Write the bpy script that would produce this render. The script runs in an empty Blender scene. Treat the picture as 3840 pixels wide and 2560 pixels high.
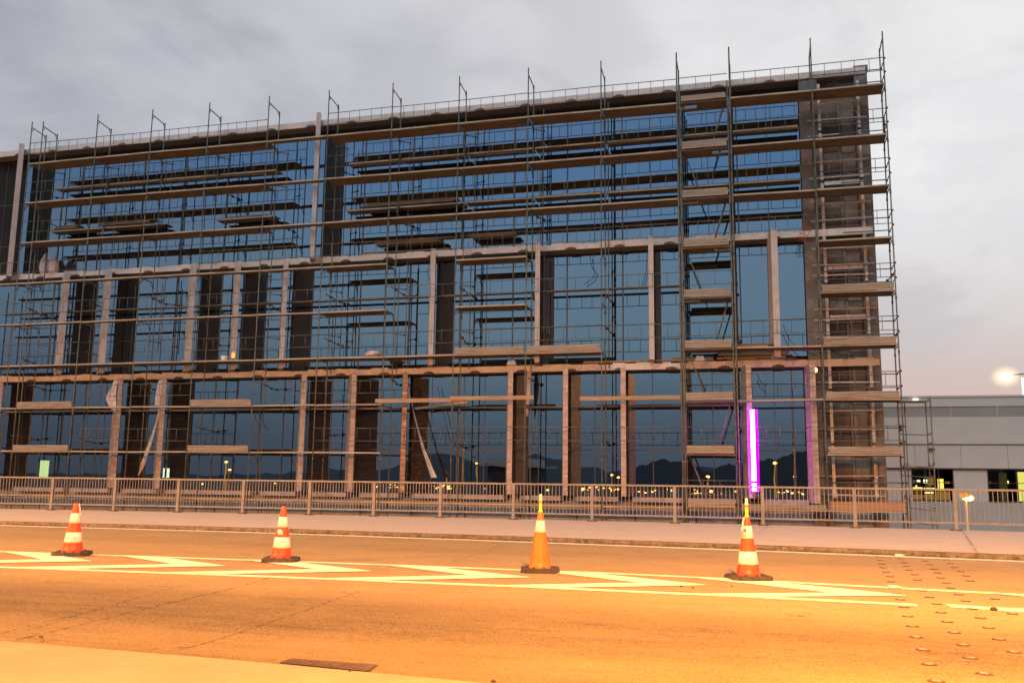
import bpy, math, random
from mathutils import Vector, Matrix
random.seed(7)
S = bpy.context.scene
COL = S.collection
PI = math.pi
R = math.radians

# ------------------------------------------------------------------ camera
F, PITCH, ROLL, YAW, EYE = 3426.0, .1534, .01288, .2645, 1.3
fw = Vector((-math.sin(YAW)*math.cos(PITCH), math.cos(YAW)*math.cos(PITCH), math.sin(PITCH)))
r0 = Vector((math.cos(YAW), math.sin(YAW), 0)); u0 = r0.cross(fw)
cr, sr = math.cos(ROLL), math.sin(ROLL)
rv = cr*r0 + sr*u0; uv = -sr*r0 + cr*u0
cam = bpy.data.objects.new("camera", bpy.data.cameras.new("camera"))
COL.objects.link(cam)
M = Matrix.Identity(4)
for i in range(3):
    M[i][0], M[i][1], M[i][2] = rv[i], uv[i], -fw[i]
M[2][3] = EYE
cam.matrix_world = M
cam.data.sensor_width = 36; cam.data.lens = F/3840*36
cam.data.clip_start = .05; cam.data.clip_end = 6000
S.camera = cam

def ray(px, py):
    return rv*((px-1920)/F) + uv*(-(py-1280)/F) + fw
def atY(px, py, Y):
    d = ray(px, py); return Vector((0, 0, EYE)) + d*(Y/d.y)
def atZ(px, py, Z=0):
    d = ray(px, py); return Vector((0, 0, EYE)) + d*((Z-EYE)/d.z)

# ------------------------------------------------------------------ helpers
def tag(o, label=None, cat=None, group=None, kind=None):
    if label: o['label'] = label
    if cat: o['category'] = cat
    if group: o['group'] = group
    if kind: o['kind'] = kind
    return o
def thing(name, label, cat, loc=(0, 0, 0), group=None, rz=0):
    o = bpy.data.objects.new(name, None); COL.objects.link(o)
    o.location = loc; o.rotation_euler = (0, 0, rz); o.empty_display_size = .1
    return tag(o, label, cat, group)
def dup(root, loc, rz=0, label=None):
    r = root.copy(); COL.objects.link(r); r.location = loc; r.rotation_euler = (0, 0, rz)
    if label: r['label'] = label
    for ch in root.children:
        c = ch.copy(); COL.objects.link(c); c.parent = r
        for g in ch.children:
            d = g.copy(); COL.objects.link(d); d.parent = c
    return r

class MB:
    def __init__(s): s.v = []; s.f = []; s.m = []; s.sm = []
    def face(s, pts, m=0, smooth=False):
        b = len(s.v); s.v += [tuple(p) for p in pts]
        s.f.append(tuple(range(b, b+len(pts)))); s.m.append(m); s.sm.append(smooth)
    def hexa(s, p, m=0):
        b = len(s.v); s.v += [tuple(q) for q in p]
        for q in ((0, 3, 2, 1), (4, 5, 6, 7), (0, 1, 5, 4), (1, 2, 6, 5), (2, 3, 7, 6), (3, 0, 4, 7)):
            s.f.append(tuple(b+i for i in q)); s.m.append(m); s.sm.append(False)
        return s
    def box(s, x0, x1, y0, y1, z0, z1, m=0):
        return s.hexa([(x0, y0, z0), (x1, y0, z0), (x1, y1, z0), (x0, y1, z0), (x0, y0, z1), (x1, y0, z1), (x1, y1, z1), (x0, y1, z1)], m)
    def tube(s, a, b, r, n=8, m=0, r2=None, cap=True):
        a = Vector(a); b = Vector(b); d = (b-a)
        if d.length < 1e-6: return s
        d.normalize(); t = Vector((0, 0, 1)) if abs(d.z) < .9 else Vector((1, 0, 0))
        u = d.cross(t).normalized(); w = d.cross(u); r2 = r if r2 is None else r2
        k = len(s.v)
        for p, q in ((a, r), (b, r2)):
            for i in range(n):
                an = 2*PI*i/n; s.v.append(tuple(p + u*math.cos(an)*q + w*math.sin(an)*q))
        for i in range(n):
            j = (i+1) % n; s.f.append((k+i, k+n+i, k+n+j, k+j)); s.m.append(m); s.sm.append(True)
        if cap:
            s.f.append(tuple(k+i for i in range(n))); s.m.append(m); s.sm.append(False)
            s.f.append(tuple(k+n+i for i in reversed(range(n)))); s.m.append(m); s.sm.append(False)
        return s
    def path(s, pts, r, n=6, m=0):
        for a, b in zip(pts, pts[1:]): s.tube(a, b, r, n, m)
        return s
    def lathe(s, prof, n=24, m=0, c=(0, 0, 0)):
        k = len(s.v)
        for r, z in prof:
            for i in range(n):
                an = 2*PI*i/n; s.v.append((c[0]+r*math.cos(an), c[1]+r*math.sin(an), c[2]+z))
        for q in range(len(prof)-1):
            for i in range(n):
                j = (i+1) % n
                s.f.append((k+q*n+i, k+q*n+j, k+(q+1)*n+j, k+(q+1)*n+i)); s.m.append(m); s.sm.append(True)
        return s
    def sphere(s, c, r, nu=12, nv=8, sc=(1, 1, 1), m=0):
        k = len(s.v)
        for j in range(nv+1):
            th = PI*j/nv
            for i in range(nu):
                ph = 2*PI*i/nu
                s.v.append((c[0]+r*sc[0]*math.sin(th)*math.cos(ph), c[1]+r*sc[1]*math.sin(th)*math.sin(ph), c[2]+r*sc[2]*math.cos(th)))
        for j in range(nv):
            for i in range(nu):
                i2 = (i+1) % nu
                s.f.append((k+j*nu+i, k+(j+1)*nu+i, k+(j+1)*nu+i2, k+j*nu+i2)); s.m.append(m); s.sm.append(True)
        return s
    def build(s, name, mats, parent=None, **kw):
        me = bpy.data.meshes.new(name)
        me.from_pydata(s.v, [], s.f)
        for mt in (mats if isinstance(mats, (list, tuple)) else [mats]): me.materials.append(mt)
        me.polygons.foreach_set('material_index', s.m)
        me.polygons.foreach_set('use_smooth', s.sm)
        me.update()
        o = bpy.data.objects.new(name, me); COL.objects.link(o)
        if parent: o.parent = parent
        return tag(o, **kw)

# ------------------------------------------------------------------ materials
def newmat(name):
    m = bpy.data.materials.new(name); m.use_nodes = True
    nt = m.node_tree; return m, nt, nt.nodes, nt.links
def mat(name, c1, c2=None, scale=3., rough=.8, metal=0., bump=0., bscale=None, detail=6, emit=None, estr=0., spec=.5, stretch=None, c3=None, s3=40.):
    m, nt, N, L = newmat(name); p = N['Principled BSDF']
    p.inputs['Roughness'].default_value = rough; p.inputs['Metallic'].default_value = metal
    p.inputs['Specular IOR Level'].default_value = spec
    tc = N.new('ShaderNodeTexCoord'); co = tc.outputs['Object']
    geo = N.new('ShaderNodeNewGeometry'); co = geo.outputs['Position']
    if stretch:
        mp = N.new('ShaderNodeMapping'); mp.inputs['Scale'].default_value = stretch
        L.new(co, mp.inputs['Vector']); co = mp.outputs['Vector']
    if c2 is not None:
        n = N.new('ShaderNodeTexNoise'); n.inputs['Scale'].default_value = scale; n.inputs['Detail'].default_value = detail
        n.inputs['Roughness'].default_value = .65
        L.new(co, n.inputs['Vector'])
        r = N.new('ShaderNodeValToRGB'); r.color_ramp.elements[0].position = .36; r.color_ramp.elements[1].position = .64
        r.color_ramp.elements[0].color = (*c1, 1); r.color_ramp.elements[1].color = (*c2, 1)
        L.new(n.outputs['Fac'], r.inputs['Fac']); out = r.outputs['Color']
        if c3 is not None:
            n3 = N.new('ShaderNodeTexNoise'); n3.inputs['Scale'].default_value = s3; n3.inputs['Detail'].default_value = 3
            L.new(co, n3.inputs['Vector'])
            rr = N.new('ShaderNodeMapRange'); rr.inputs[1].default_value = .55; rr.inputs[2].default_value = .7
            L.new(n3.outputs['Fac'], rr.inputs[0])
            mx = N.new('ShaderNodeMix'); mx.data_type = 'RGBA'; L.new(rr.outputs[0], mx.inputs[0])
            L.new(out, mx.inputs[6]); mx.inputs[7].default_value = (*c3, 1); out = mx.outputs[2]
        L.new(out, p.inputs['Base Color'])
    else: p.inputs['Base Color'].default_value = (*c1, 1)
    if bump:
        b = N.new('ShaderNodeTexNoise'); b.inputs['Scale'].default_value = bscale or scale*4; b.inputs['Detail'].default_value = 4
        L.new(co, b.inputs['Vector'])
        bb = N.new('ShaderNodeBump'); bb.inputs['Strength'].default_value = bump; bb.inputs['Distance'].default_value = .02
        L.new(b.outputs['Fac'], bb.inputs['Height']); L.new(bb.outputs['Normal'], p.inputs['Normal'])
    if emit is not None:
        p.inputs['Emission Color'].default_value = (*emit, 1); p.inputs['Emission Strength'].default_value = estr
    return m
def emis(name, c, s):
    m, nt, N, L = newmat(name); N.remove(N['Principled BSDF'])
    e = N.new('ShaderNodeEmission'); e.inputs[0].default_value = (*c, 1); e.inputs[1].default_value = s
    L.new(e.outputs[0], N['Material Output'].inputs[0]); return m

def road_mat():
    m, nt, N, L = newmat('asphalt'); p = N['Principled BSDF']; p.inputs['Roughness'].default_value = .85
    g = N.new('ShaderNodeNewGeometry'); P = g.outputs['Position']
    sp = N.new('ShaderNodeSeparateXYZ'); L.new(P, sp.inputs[0])
    def noise(s, st=(1, 1, 1), d=5, r=.6):
        mp = N.new('ShaderNodeMapping'); mp.inputs['Scale'].default_value = st; L.new(P, mp.inputs[0])
        n = N.new('ShaderNodeTexNoise'); n.inputs['Scale'].default_value = s; n.inputs['Detail'].default_value = d; n.inputs['Roughness'].default_value = r
        L.new(mp.outputs[0], n.inputs[0]); return n.outputs['Fac']
    def mr(v, a, b, c, d, smooth=True):
        q = N.new('ShaderNodeMapRange'); q.interpolation_type = 'SMOOTHSTEP' if smooth else 'LINEAR'
        for i, x in enumerate((a, b, c, d)): q.inputs[i+1].default_value = x
        L.new(v, q.inputs[0]); return q.outputs[0]
    def mth(op, a, b):
        q = N.new('ShaderNodeMath'); q.operation = op
        for i, x in enumerate((a, b)):
            if isinstance(x, (int, float)): q.inputs[i].default_value = x
            else: L.new(x, q.inputs[i])
        return q.outputs[0]
    yw = mth('ADD', sp.outputs['Y'], mth('MULTIPLY', noise(.5, (.3, 1, 1)), .9))
    # worn wheel tracks between Y 7 and 9.6: rubbered asphalt, partly weaker lamplight painted dark
    band = mth('MULTIPLY', mr(yw, 7.1, 8.3, 0, 1), mr(yw, 9.0, 10.9, 1, 0))
    band = mth('MULTIPLY', band, mr(noise(.35, (.35, 1, 1)), .3, .62, .55, 1))
    band2 = mth('MULTIPLY', mr(yw, 16.4, 17.4, 0, 1), mr(yw, 17.6, 18.8, 1, 0))
    fac = mth('ADD', mth('MULTIPLY', band, -.46), mth('MULTIPLY', band2, -.10))
    fac = mth('ADD', fac, mr(noise(1.2), .3, .7, -.06, .06))
    fac = mth('ADD', fac, mr(noise(14, (.6, 1.6, 1), 4, .7), .3, .7, -.17, .15))
    fac = mth('ADD', fac, mr(noise(42, d=2, r=.8), .34, .66, -.30, .30))
    fac = mth('ADD', fac, mr(noise(2.2, (.25, 1.8, 1), 5, .7), .42, .72, .04, -.16))
    # oil and rubber scuffs stretched along the lane
    fac = mth('ADD', fac, mr(noise(5, (.35, 2.4, 1), 4, .7), .62, .72, 0, -.45))
    fac = mth('ADD', fac, 1)
    # near asphalt darkened, far lightened: offsets the lamp hotspot in the colour
    fac = mth('MULTIPLY', fac, mr(yw, 5.6, 8.4, .44, .72)); fac = mth('MULTIPLY', fac, mr(yw, 9.6, 11.6, 1, 1.42))
    c = N.new('ShaderNodeMix'); c.data_type = 'RGBA'; c.blend_type = 'MULTIPLY'; c.inputs[0].default_value = 1
    c.inputs[6].default_value = (.290, .225, .108, 1); L.new(fac, c.inputs[7]); L.new(c.outputs[2], p.inputs['Base Color'])
    b = N.new('ShaderNodeBump'); b.inputs['Strength'].default_value = .5; b.inputs['Distance'].default_value = .006
    L.new(noise(110, d=3), b.inputs['Height']); L.new(b.outputs[0], p.inputs['Normal'])
    return m

def glass_mat():
    m, nt, N, L = newmat('tinted_mirror_glass'); N.remove(N['Principled BSDF'])
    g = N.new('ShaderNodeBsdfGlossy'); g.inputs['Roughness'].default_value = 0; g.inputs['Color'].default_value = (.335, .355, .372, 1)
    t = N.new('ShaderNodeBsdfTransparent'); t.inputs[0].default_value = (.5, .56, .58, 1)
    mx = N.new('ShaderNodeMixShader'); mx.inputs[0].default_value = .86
    L.new(t.outputs[0], mx.inputs[1]); L.new(g.outputs[0], mx.inputs[2]); L.new(mx.outputs[0], N['Material Output'].inputs[0])
    geo = N.new('ShaderNodeNewGeometry')
    n = N.new('ShaderNodeTexNoise'); n.inputs['Scale'].default_value = .9; n.inputs['Detail'].default_value = 1
    L.new(geo.outputs['Position'], n.inputs[0])
    b = N.new('ShaderNodeBump'); b.inputs['Strength'].default_value = .10; b.inputs['Distance'].default_value = .01
    L.new(n.outputs['Fac'], b.inputs['Height']); L.new(b.outputs[0], g.inputs['Normal'])
    return m
def corrugated(name, c, sc):
    m, nt, N, L = newmat(name); p = N['Principled BSDF']; p.inputs['Roughness'].default_value = .6
    geo = N.new('ShaderNodeNewGeometry'); w = N.new('ShaderNodeTexWave'); w.inputs['Scale'].default_value = sc; w.bands_direction = 'X'
    w.inputs['Distortion'].default_value = 0
    L.new(geo.outputs['Position'], w.inputs[0])
    r = N.new('ShaderNodeValToRGB'); r.color_ramp.elements[0].color = (*[v*.82 for v in c], 1); r.color_ramp.elements[1].color = (*c, 1)
    L.new(w.outputs['Fac'], r.inputs[0])
    n = N.new('ShaderNodeTexNoise'); n.inputs['Scale'].default_value = .7; n.inputs['Detail'].default_value = 5; L.new(geo.outputs['Position'], n.inputs[0])
    rr = N.new('ShaderNodeMapRange'); rr.inputs[3].default_value = .85; rr.inputs[4].default_value = 1.12; L.new(n.outputs['Fac'], rr.inputs[0])
    mx = N.new('ShaderNodeMix'); mx.data_type = 'RGBA'; mx.blend_type = 'MULTIPLY'; mx.inputs[0].default_value = 1
    L.new(r.outputs[0], mx.inputs[6]); L.new(rr.outputs[0], mx.inputs[7]); L.new(mx.outputs[2], p.inputs['Base Color'])
    return m
def worn(name, c, c_bad, sc, lo, hi, rough=.7, alpha=False):
    """paint or tar with worn spots; alpha lets the asphalt below show through"""
    m, nt, N, L = newmat(name); p = N['Principled BSDF']; p.inputs['Roughness'].default_value = rough
    geo = N.new('ShaderNodeNewGeometry'); n = N.new('ShaderNodeTexNoise'); n.inputs['Scale'].default_value = sc; n.inputs['Detail'].default_value = 5
    n.inputs['Roughness'].default_value = .75
    L.new(geo.outputs['Position'], n.inputs[0])
    r = N.new('ShaderNodeMapRange'); r.inputs[1].default_value = lo; r.inputs[2].default_value = hi; L.new(n.outputs['Fac'], r.inputs[0])
    if alpha:
        p.inputs['Base Color'].default_value = (*c, 1); L.new(r.outputs[0], p.inputs['Alpha'])
    else:
        mx = N.new('ShaderNodeMix'); mx.data_type = 'RGBA'; L.new(r.outputs[0], mx.inputs[0])
        mx.inputs[6].default_value = (*c_bad, 1); mx.inputs[7].default_value = (*c, 1); L.new(mx.outputs[2], p.inputs['Base Color'])
    return m

MT = dict(
 road=road_mat(),
 glass=glass_mat(),
 paint=worn('road_paint', (.92, .90, .66), (.50, .46, .34), 11, .30, .46),
 edgepaint=worn('edge_paint', (.85, .80, .66), (.5, .46, .38), 6, .30, .50),
 crack=worn('crack_tar', (.06, .045, .035), (0, 0, 0), 7, .44, .68, .9, True),
 walk=mat('pavement_concrete', (.45, .415, .355), (.49, .455, .395), 1.0, .9, bump=.15, bscale=60, c3=(.42, .39, .335), s3=5),
 apron=mat('near_pavement', (.235, .20, .135), (.275, .235, .16), 1.5, .9, bump=.2, bscale=70, c3=(.215, .185, .125), s3=20),
 kerb=mat('kerb_stone', (.10, .085, .06), (.20, .17, .13), 7, .95, bump=.4, c3=(.06, .07, .03), s3=9),
 grass=mat('kerb_weeds', (.045, .07, .02), (.09, .10, .03), 8, .9),
 ground=mat('lower_ground', (.06, .06, .06), (.10, .10, .10), .3, .95),
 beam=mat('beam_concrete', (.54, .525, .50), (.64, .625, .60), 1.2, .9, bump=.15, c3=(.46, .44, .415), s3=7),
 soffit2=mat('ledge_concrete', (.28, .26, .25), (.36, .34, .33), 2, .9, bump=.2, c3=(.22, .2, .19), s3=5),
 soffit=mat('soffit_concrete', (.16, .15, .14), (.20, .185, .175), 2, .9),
 darkwall=mat('dark_concrete', (.11, .105, .098), (.18, .172, .165), 1.1, .9, bump=.25, c3=(.23, .22, .21), s3=2.5),
 darkpanel=mat('dark_panel', (.06, .055, .055), (.10, .09, .09), 1.5, .8),
 greypanel=mat('grey_panel', (.15, .14, .135), (.21, .20, .19), 1.4, .8),
 fin=mat('fin_concrete', (.43, .415, .39), (.51, .495, .47), 2.2, .75, bump=.2, c3=(.38, .355, .33), s3=11),
 wrap=mat('wrapped_fin', (.30, .23, .19), (.46, .38, .33), 2.5, .32, bump=.9, bscale=9, stretch=(1, 1, 4), c3=(.55, .50, .46), s3=3),
 wrap2=mat('lamplit_wrap', (.10, .055, .03), (.42, .24, .13), 3.0, .35, bump=.9, bscale=9, stretch=(1, 1, 5), c3=(.75, .45, .22), s3=2.4),  # bright streaks paint golden lamp glints into the wrap colour
 sheet=mat('plastic_sheet', (.42, .40, .40), (.60, .57, .55), 5, .35, bump=.6, bscale=9),
 interior=mat('interior_dark', (.008, .008, .008), (.014, .013, .012), 2, .9),
 slab=mat('interior_slab', (.10, .10, .10), (.14, .14, .14), 2, .9),
 mull=mat('mullion', (.045, .05, .058), None, rough=.5),
 tube=mat('scaffold_tube', (.095, .11, .085), (.17, .185, .145), 5, .5, metal=.25, c3=(.13, .085, .05), s3=4),
 tubew=mat('galvanised_tube', (.40, .38, .34), (.52, .50, .45), 5, .5, metal=.2),
 coup=mat('coupler', (.07, .05, .04), (.14, .09, .06), 9, .7, metal=.3),
 plank=mat('scaffold_plank', (.125, .102, .07), (.21, .175, .125), 4, .85, stretch=(.35, 3, 3), c3=(.12, .08, .05), s3=2),
 lip=mat('plank_edge', (.31, .28, .21), (.45, .41, .32), 1.4, .7, stretch=(.6, 3, 3), c3=(.24, .18, .11), s3=1.2),
 toe=mat('toe_board', (.24, .22, .17), (.36, .33, .26), 2.5, .8, stretch=(.4, 3, 9), c3=(.18, .14, .10), s3=3),
 toeo=mat('orange_toe_board', (.30, .18, .09), (.40, .25, .13), 2.5, .8, stretch=(.4, 3, 9)),
 fence=mat('fence_paint', (.17, .175, .18), (.23, .235, .24), 4, .55, metal=.2),
 wallg=mat('base_wall', (.20, .21, .22), (.27, .275, .275), .8, .9, bump=.15, c3=(.18, .18, .18), s3=3),
 rubber=mat('rubber', (.035, .028, .025), (.06, .05, .04), 14, .85, bump=.4),
 orange=mat('cone_orange', (.88, .065, .008), (.80, .055, .008), 8, .45, c3=(.60, .05, .012), s3=14),
 orange2=mat('cone_pale_orange', (.88, .15, .008), (.80, .13, .008), 8, .45, c3=(.65, .10, .012), s3=10),
 white=mat('reflective_white', (.74, .74, .66), (.66, .66, .58), 9, .35, c3=(.55, .54, .48), s3=16),
 yellow=mat('beacon_yellow', (.85, .62, .02), None, rough=.4),
 lens=mat('beacon_lens', (.70, .55, .50), None, rough=.2, emit=(1, .6, .45), estr=.12),
 blue=mat('sticker_blue', (.03, .03, .22), None, rough=.4),
 stickerw=mat('sticker_white', (.7, .65, .65), None, rough=.4),
 stickery=mat('sticker_yellow', (.85, .55, .03), None, rough=.4),
 alu=mat('stud_metal', (.16, .13, .11), (.36, .30, .25), 30, .6, metal=.3),
 clad=corrugated('corrugated_cladding', (.64, .63, .58), 3.4),
 cladband=mat('cladding_band', (.30, .285, .26), (.34, .325, .30), .5, .6),
 cladflat=mat('flat_cladding', (.56, .54, .49), (.62, .60, .55), .5, .7),
 cladblue=mat('lower_cladding', (.40, .43, .41), (.46, .49, .47), .6, .7),
 winframe=mat('window_frame', (.02, .025, .04), None, rough=.4),
 winglass=mat('dark_window', (.015, .02, .04), None, rough=.05, spec=.6),
 wood=mat('timber', (.28, .20, .12), (.40, .30, .19), 3, .85, stretch=(.4, 3, 3)),
 sack=mat('white_sack', (.58, .54, .53), (.72, .68, .67), 7, .9, bump=.8, bscale=12),
 red=worn('red_netting', (.34, .07, .04), (0, 0, 0), 14, .46, .62, .9, True),
 cable=mat('cable', (.03, .03, .035), None, rough=.6),
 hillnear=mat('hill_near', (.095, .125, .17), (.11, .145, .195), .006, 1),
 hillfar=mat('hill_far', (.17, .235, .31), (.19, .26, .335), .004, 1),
 post=mat('lamp_post', (.42, .40, .36), (.5, .48, .44), 2, .5, metal=.3),
 warm=emis('lamp_glow', (1, .42, .10), 60), warmlow=emis('lamp_glow_small', (1, .45, .10), 16),
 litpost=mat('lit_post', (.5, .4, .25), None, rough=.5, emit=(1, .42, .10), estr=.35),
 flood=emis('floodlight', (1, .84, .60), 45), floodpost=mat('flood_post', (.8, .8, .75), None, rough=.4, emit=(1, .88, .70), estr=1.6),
 green=emis('lit_room', (.80, 1, .30), 9), greenw=emis('lit_sign', (.85, 1, .6), 14),
 yel=emis('yellow_light', (1, .72, .12), 1.5), yelhot=emis('yellow_lamp', (1, .70, .16), 2.6), yeldim=emis('dim_light', (.55, .30, .05), .45), whitel=emis('white_panel', (1, .93, .62), 1.6),
 violet=emis('violet_tube', (.80, .14, 1), 42), magenta=emis('violet_halo_box', (.80, .0, 1), 1.3),  # magenta is the painted halo colour around the tube
 patch=mat('drain_cover', (.055, .04, .035), (.09, .065, .05), 12, .9, bump=.5),
)

def halo_mat(name, c, st, pw=3.0):  # glow shell: lens bloom imitated by emission fading towards the rim
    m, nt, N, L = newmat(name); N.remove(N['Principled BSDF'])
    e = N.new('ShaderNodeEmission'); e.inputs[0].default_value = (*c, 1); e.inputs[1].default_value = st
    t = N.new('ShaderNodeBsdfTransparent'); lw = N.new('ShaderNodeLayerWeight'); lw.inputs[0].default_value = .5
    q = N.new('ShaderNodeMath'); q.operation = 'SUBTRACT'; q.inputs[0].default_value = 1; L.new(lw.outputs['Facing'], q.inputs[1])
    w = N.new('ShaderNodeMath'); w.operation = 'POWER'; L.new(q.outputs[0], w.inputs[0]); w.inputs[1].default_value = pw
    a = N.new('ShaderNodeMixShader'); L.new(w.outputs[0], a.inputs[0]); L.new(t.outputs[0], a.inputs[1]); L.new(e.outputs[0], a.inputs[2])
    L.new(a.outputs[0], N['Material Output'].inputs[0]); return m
# ------------------------------------------------------------------ world
def world():
    w = bpy.data.worlds.new("World"); S.world = w; w.use_nodes = True
    nt = w.node_tree; N = nt.nodes; L = nt.links
    bg = N['Background']; bg.inputs[1].default_value = 1
    tc = N.new('ShaderNodeTexCoord'); V = tc.outputs['Generated']
    sp = N.new('ShaderNodeSeparateXYZ'); L.new(V, sp.inputs[0])
    def mr(v, a, b, c=0, d=1):
        q = N.new('ShaderNodeMapRange'); q.interpolation_type = 'SMOOTHSTEP'
        for i, x in enumerate((a, b, c, d)): q.inputs[i+1].default_value = x
        L.new(v, q.inputs[0]); return q.outputs[0]
    def mix(f, a, b, typ='MIX'):
        q = N.new('ShaderNodeMix'); q.data_type = 'RGBA'; q.blend_type = typ
        for k, x in ((0, f), (6, a), (7, b)):
            if isinstance(x, tuple): q.inputs[k].default_value = (*x, 1)
            elif isinstance(x, (int, float)): q.inputs[k].default_value = x
            else: L.new(x, q.inputs[k])
        return q.outputs[2]
    def noise(s, st, d=6, r=.55, dist=.3):
        mp = N.new('ShaderNodeMapping'); mp.inputs['Scale'].default_value = st; L.new(V, mp.inputs[0])
        n = N.new('ShaderNodeTexNoise'); n.inputs['Scale'].default_value = s; n.inputs['Detail'].default_value = d
        n.inputs['Roughness'].default_value = r; n.inputs['Distortion'].default_value = dist
        L.new(mp.outputs[0], n.inputs[0]); return n.outputs['Fac']
    # cloudy evening sky in front of the camera
    c = mix(mr(sp.outputs['X'], -.72, .30), (.375, .385, .435), (.80, .79, .80))
    c = mix(mr(sp.outputs['X'], .0, .22, 0, .45), c, (.84, .83, .83))
    big = noise(2.6, (1, 1, 1.9), 7, .5, .5)
    c = mix(mr(big, .42, .66, 0, .7), c, mix(mr(sp.outputs['X'], -.6, .1), (.60, .61, .67), (.90, .89, .90)))
    dk = noise(3.3, (1, 1, 2.6), 7, .55, .7)
    c = mix(mr(dk, .50, .68, 0, .55), c, mix(mr(sp.outputs['X'], -.6, .2), (.30, .315, .385), (.56, .56, .60)))
    fine = noise(9, (1, 1, 2.2), 6, .6, .4)
    c = mix(mr(fine, .40, .66, 0, .25), c, (.60, .61, .66))
    c = mix(mr(sp.outputs['Z'], .58, .80), c, (.20, .21, .24))
    c = mix(mr(sp.outputs['Z'], .30, .06, 0, .9), c, mix(mr(sp.outputs['X'], -.1, .3), (.47, .46, .49), (.60, .52, .50)))
    c = mix(mr(sp.outputs['Z'], .17, .03, 0, .9), c, (.74, .47, .40))
    # clear blue dusk behind the camera, seen mirrored in the glass
    ramp = N.new('ShaderNodeValToRGB'); L.new(mr(sp.outputs['Z'], 0, 1), ramp.inputs[0]) if False else L.new(sp.outputs['Z'], ramp.inputs[0])
    e = ramp.color_ramp.elements
    e[0].position = 0; e[0].color = (.095, .12, .16, 1); e[1].position = 1; e[1].color = (.22, .23, .26, 1)
    for pos, col in ((.045, (.108, .15, .20)), (.10, (.155, .235, .31)), (.15, (.215, .335, .43)), (.235, (.225, .355, .49)), (.33, (.155, .31, .56)), (.42, (.17, .30, .52)), (.60, (.26, .29, .36))):
        q = e.new(pos); q.color = (*col, 1)
    b = ramp.outputs[0]
    b = mix(mr(sp.outputs['X'], -.30, -.75, 0, .55), b, mix(1., b, (.62, .60, .70), 'MULTIPLY'))
    b = mix(mr(noise(3, (1, 1, 2.5)), .45, .7, 0, .16), b, (.22, .28, .40))
    b = mix(1., b, (1.62, 1.62, 1.62), 'MULTIPLY')
    full = mix(mr(sp.outputs['Y'], -.05, .18), b, c)
    # low sun of the hidden sunset adds a little real sky light
    sky = N.new('ShaderNodeTexSky'); sky.sky_type = 'NISHITA'; sky.sun_disc = False
    sky.sun_elevation = R(40); sky.sun_rotation = R(190); sky.altitude = 10
    sc = mix(1., sky.outputs[0], (.0015, .0015, .0015), 'MULTIPLY')
    full = mix(1., full, sc, 'ADD')
    L.new(full, bg.inputs[0])
world()

sun = bpy.data.lights.new('sun', 'SUN'); sun.energy = .95; sun.angle = R(20); sun.color = (1, .83, .60)
so = bpy.data.objects.new('sun', sun); COL.objects.link(so)
sd = Vector((.12, 1.0, -.86)).normalized()
so.rotation_euler = sd.to_track_quat('-Z', 'Y').to_euler()

# ------------------------------------------------------------------ ground, road, pavement
g = MB()
prof = [(-3000, -2.6), (-60, -2.4), (-14, -.10), (-3, -.03), (27.2, -.03), (27.2, -6), (4000, -6)]
for (a, za), (b, zb) in zip(prof, prof[1:]):
    g.face([(-3000, a, za), (3000, a, za), (3000, b, zb), (-3000, b, zb)])
g.build('ground', MT['ground'], kind='structure')

def lerp_tab(tab, x):
    if x <= tab[0][0]: (a, b) = tab[0], tab[1]
    elif x >= tab[-1][0]: (a, b) = tab[-2], tab[-1]
    else:
        for a, b in zip(tab, tab[1:]):
            if a[0] <= x <= b[0]: break
    return a[1] + (b[1]-a[1])*(x-a[0])/(b[0]-a[0])
EDGE = [(-60, 17.2), (-30, 19.9), (-19.6, 20.55), (-12, 20.72), (-5.5, 20.25), (-.3, 19.68), (4.6, 18.95), (12, 17.7), (60, 9)]
ey = lambda x: lerp_tab(EDGE, x)
fy = lambda x: 26.4 - .0045*(x+6)**2 if x > -30 else 26.4-.0045*24**2+(x+30)*.2
XS = [-70, -50, -40] + [-34+1.5*i for i in range(34)] + [20, 30, 45]
rd = MB()
for a, b in zip(XS, XS[1:]):
    rd.face([(a, 5.2, 0), (b, 5.2, 0), (b, ey(b)+.26, 0), (a, ey(a)+.26, 0)])
rd.build('road', MT['road'], kind='structure')
ap = MB()
NB = [(-70, 7.2), (-20, 6.75), (-5.9, 6.26), (-3.39, 6.15), (-1.82, 6.0), (4, 5.6), (45, 3.0)]
ny = lambda x: lerp_tab(NB, x)
for a, b in zip(XS, XS[1:]):
    ap.face([(a, -6, .004), (b, -6, .004), (b, ny(b), .004), (a, ny(a), .004)])
ap.build('near_pavement', MT['apron'], kind='structure')

def strip(name, x0, x1, fn, w, z, m, n=40):
    s = MB()
    for i in range(n):
        a = x0+(x1-x0)*i/n; b = x0+(x1-x0)*(i+1)/n
        s.face([(a, fn(a)-w/2, z), (b, fn(b)-w/2, z), (b, fn(b)+w/2, z), (a, fn(a)+w/2, z)])
    return s.build(name, m, kind='structure')
strip('edge_line', -60, 40, lambda x: ey(x)-.03, .34, .005, MT['edgepaint'], 70)
UL = [(-40, 12.3), (-12.9, 13.45), (-6.4, 13.71), (-2, 13.74), (-.59, 13.60), (3.14, 13.0), (14, 11)]
LL = [(-40, 10.2), (-10.6, 11.18), (-6.5, 11.45), (-2.8, 11.56), (.4, 11.52), (1.64, 11.42)]
ul = lambda x: lerp_tab(UL, x); ll = lambda x: lerp_tab(LL, x)
strip('upper_lane_line', -40, 14, ul, .18, .005, MT['paint'], 60)
strip('lower_lane_line', -40, 1.66, ll, .19, .005, MT['paint'], 50)
strip('right_lane_line', 2.0, 14, lambda x: lerp_tab([(2.0, 11.50), (2.72, 11.28), (14, 9.0)], x), .26, .005, MT['paint'], 12)
ch = MB()
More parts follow.
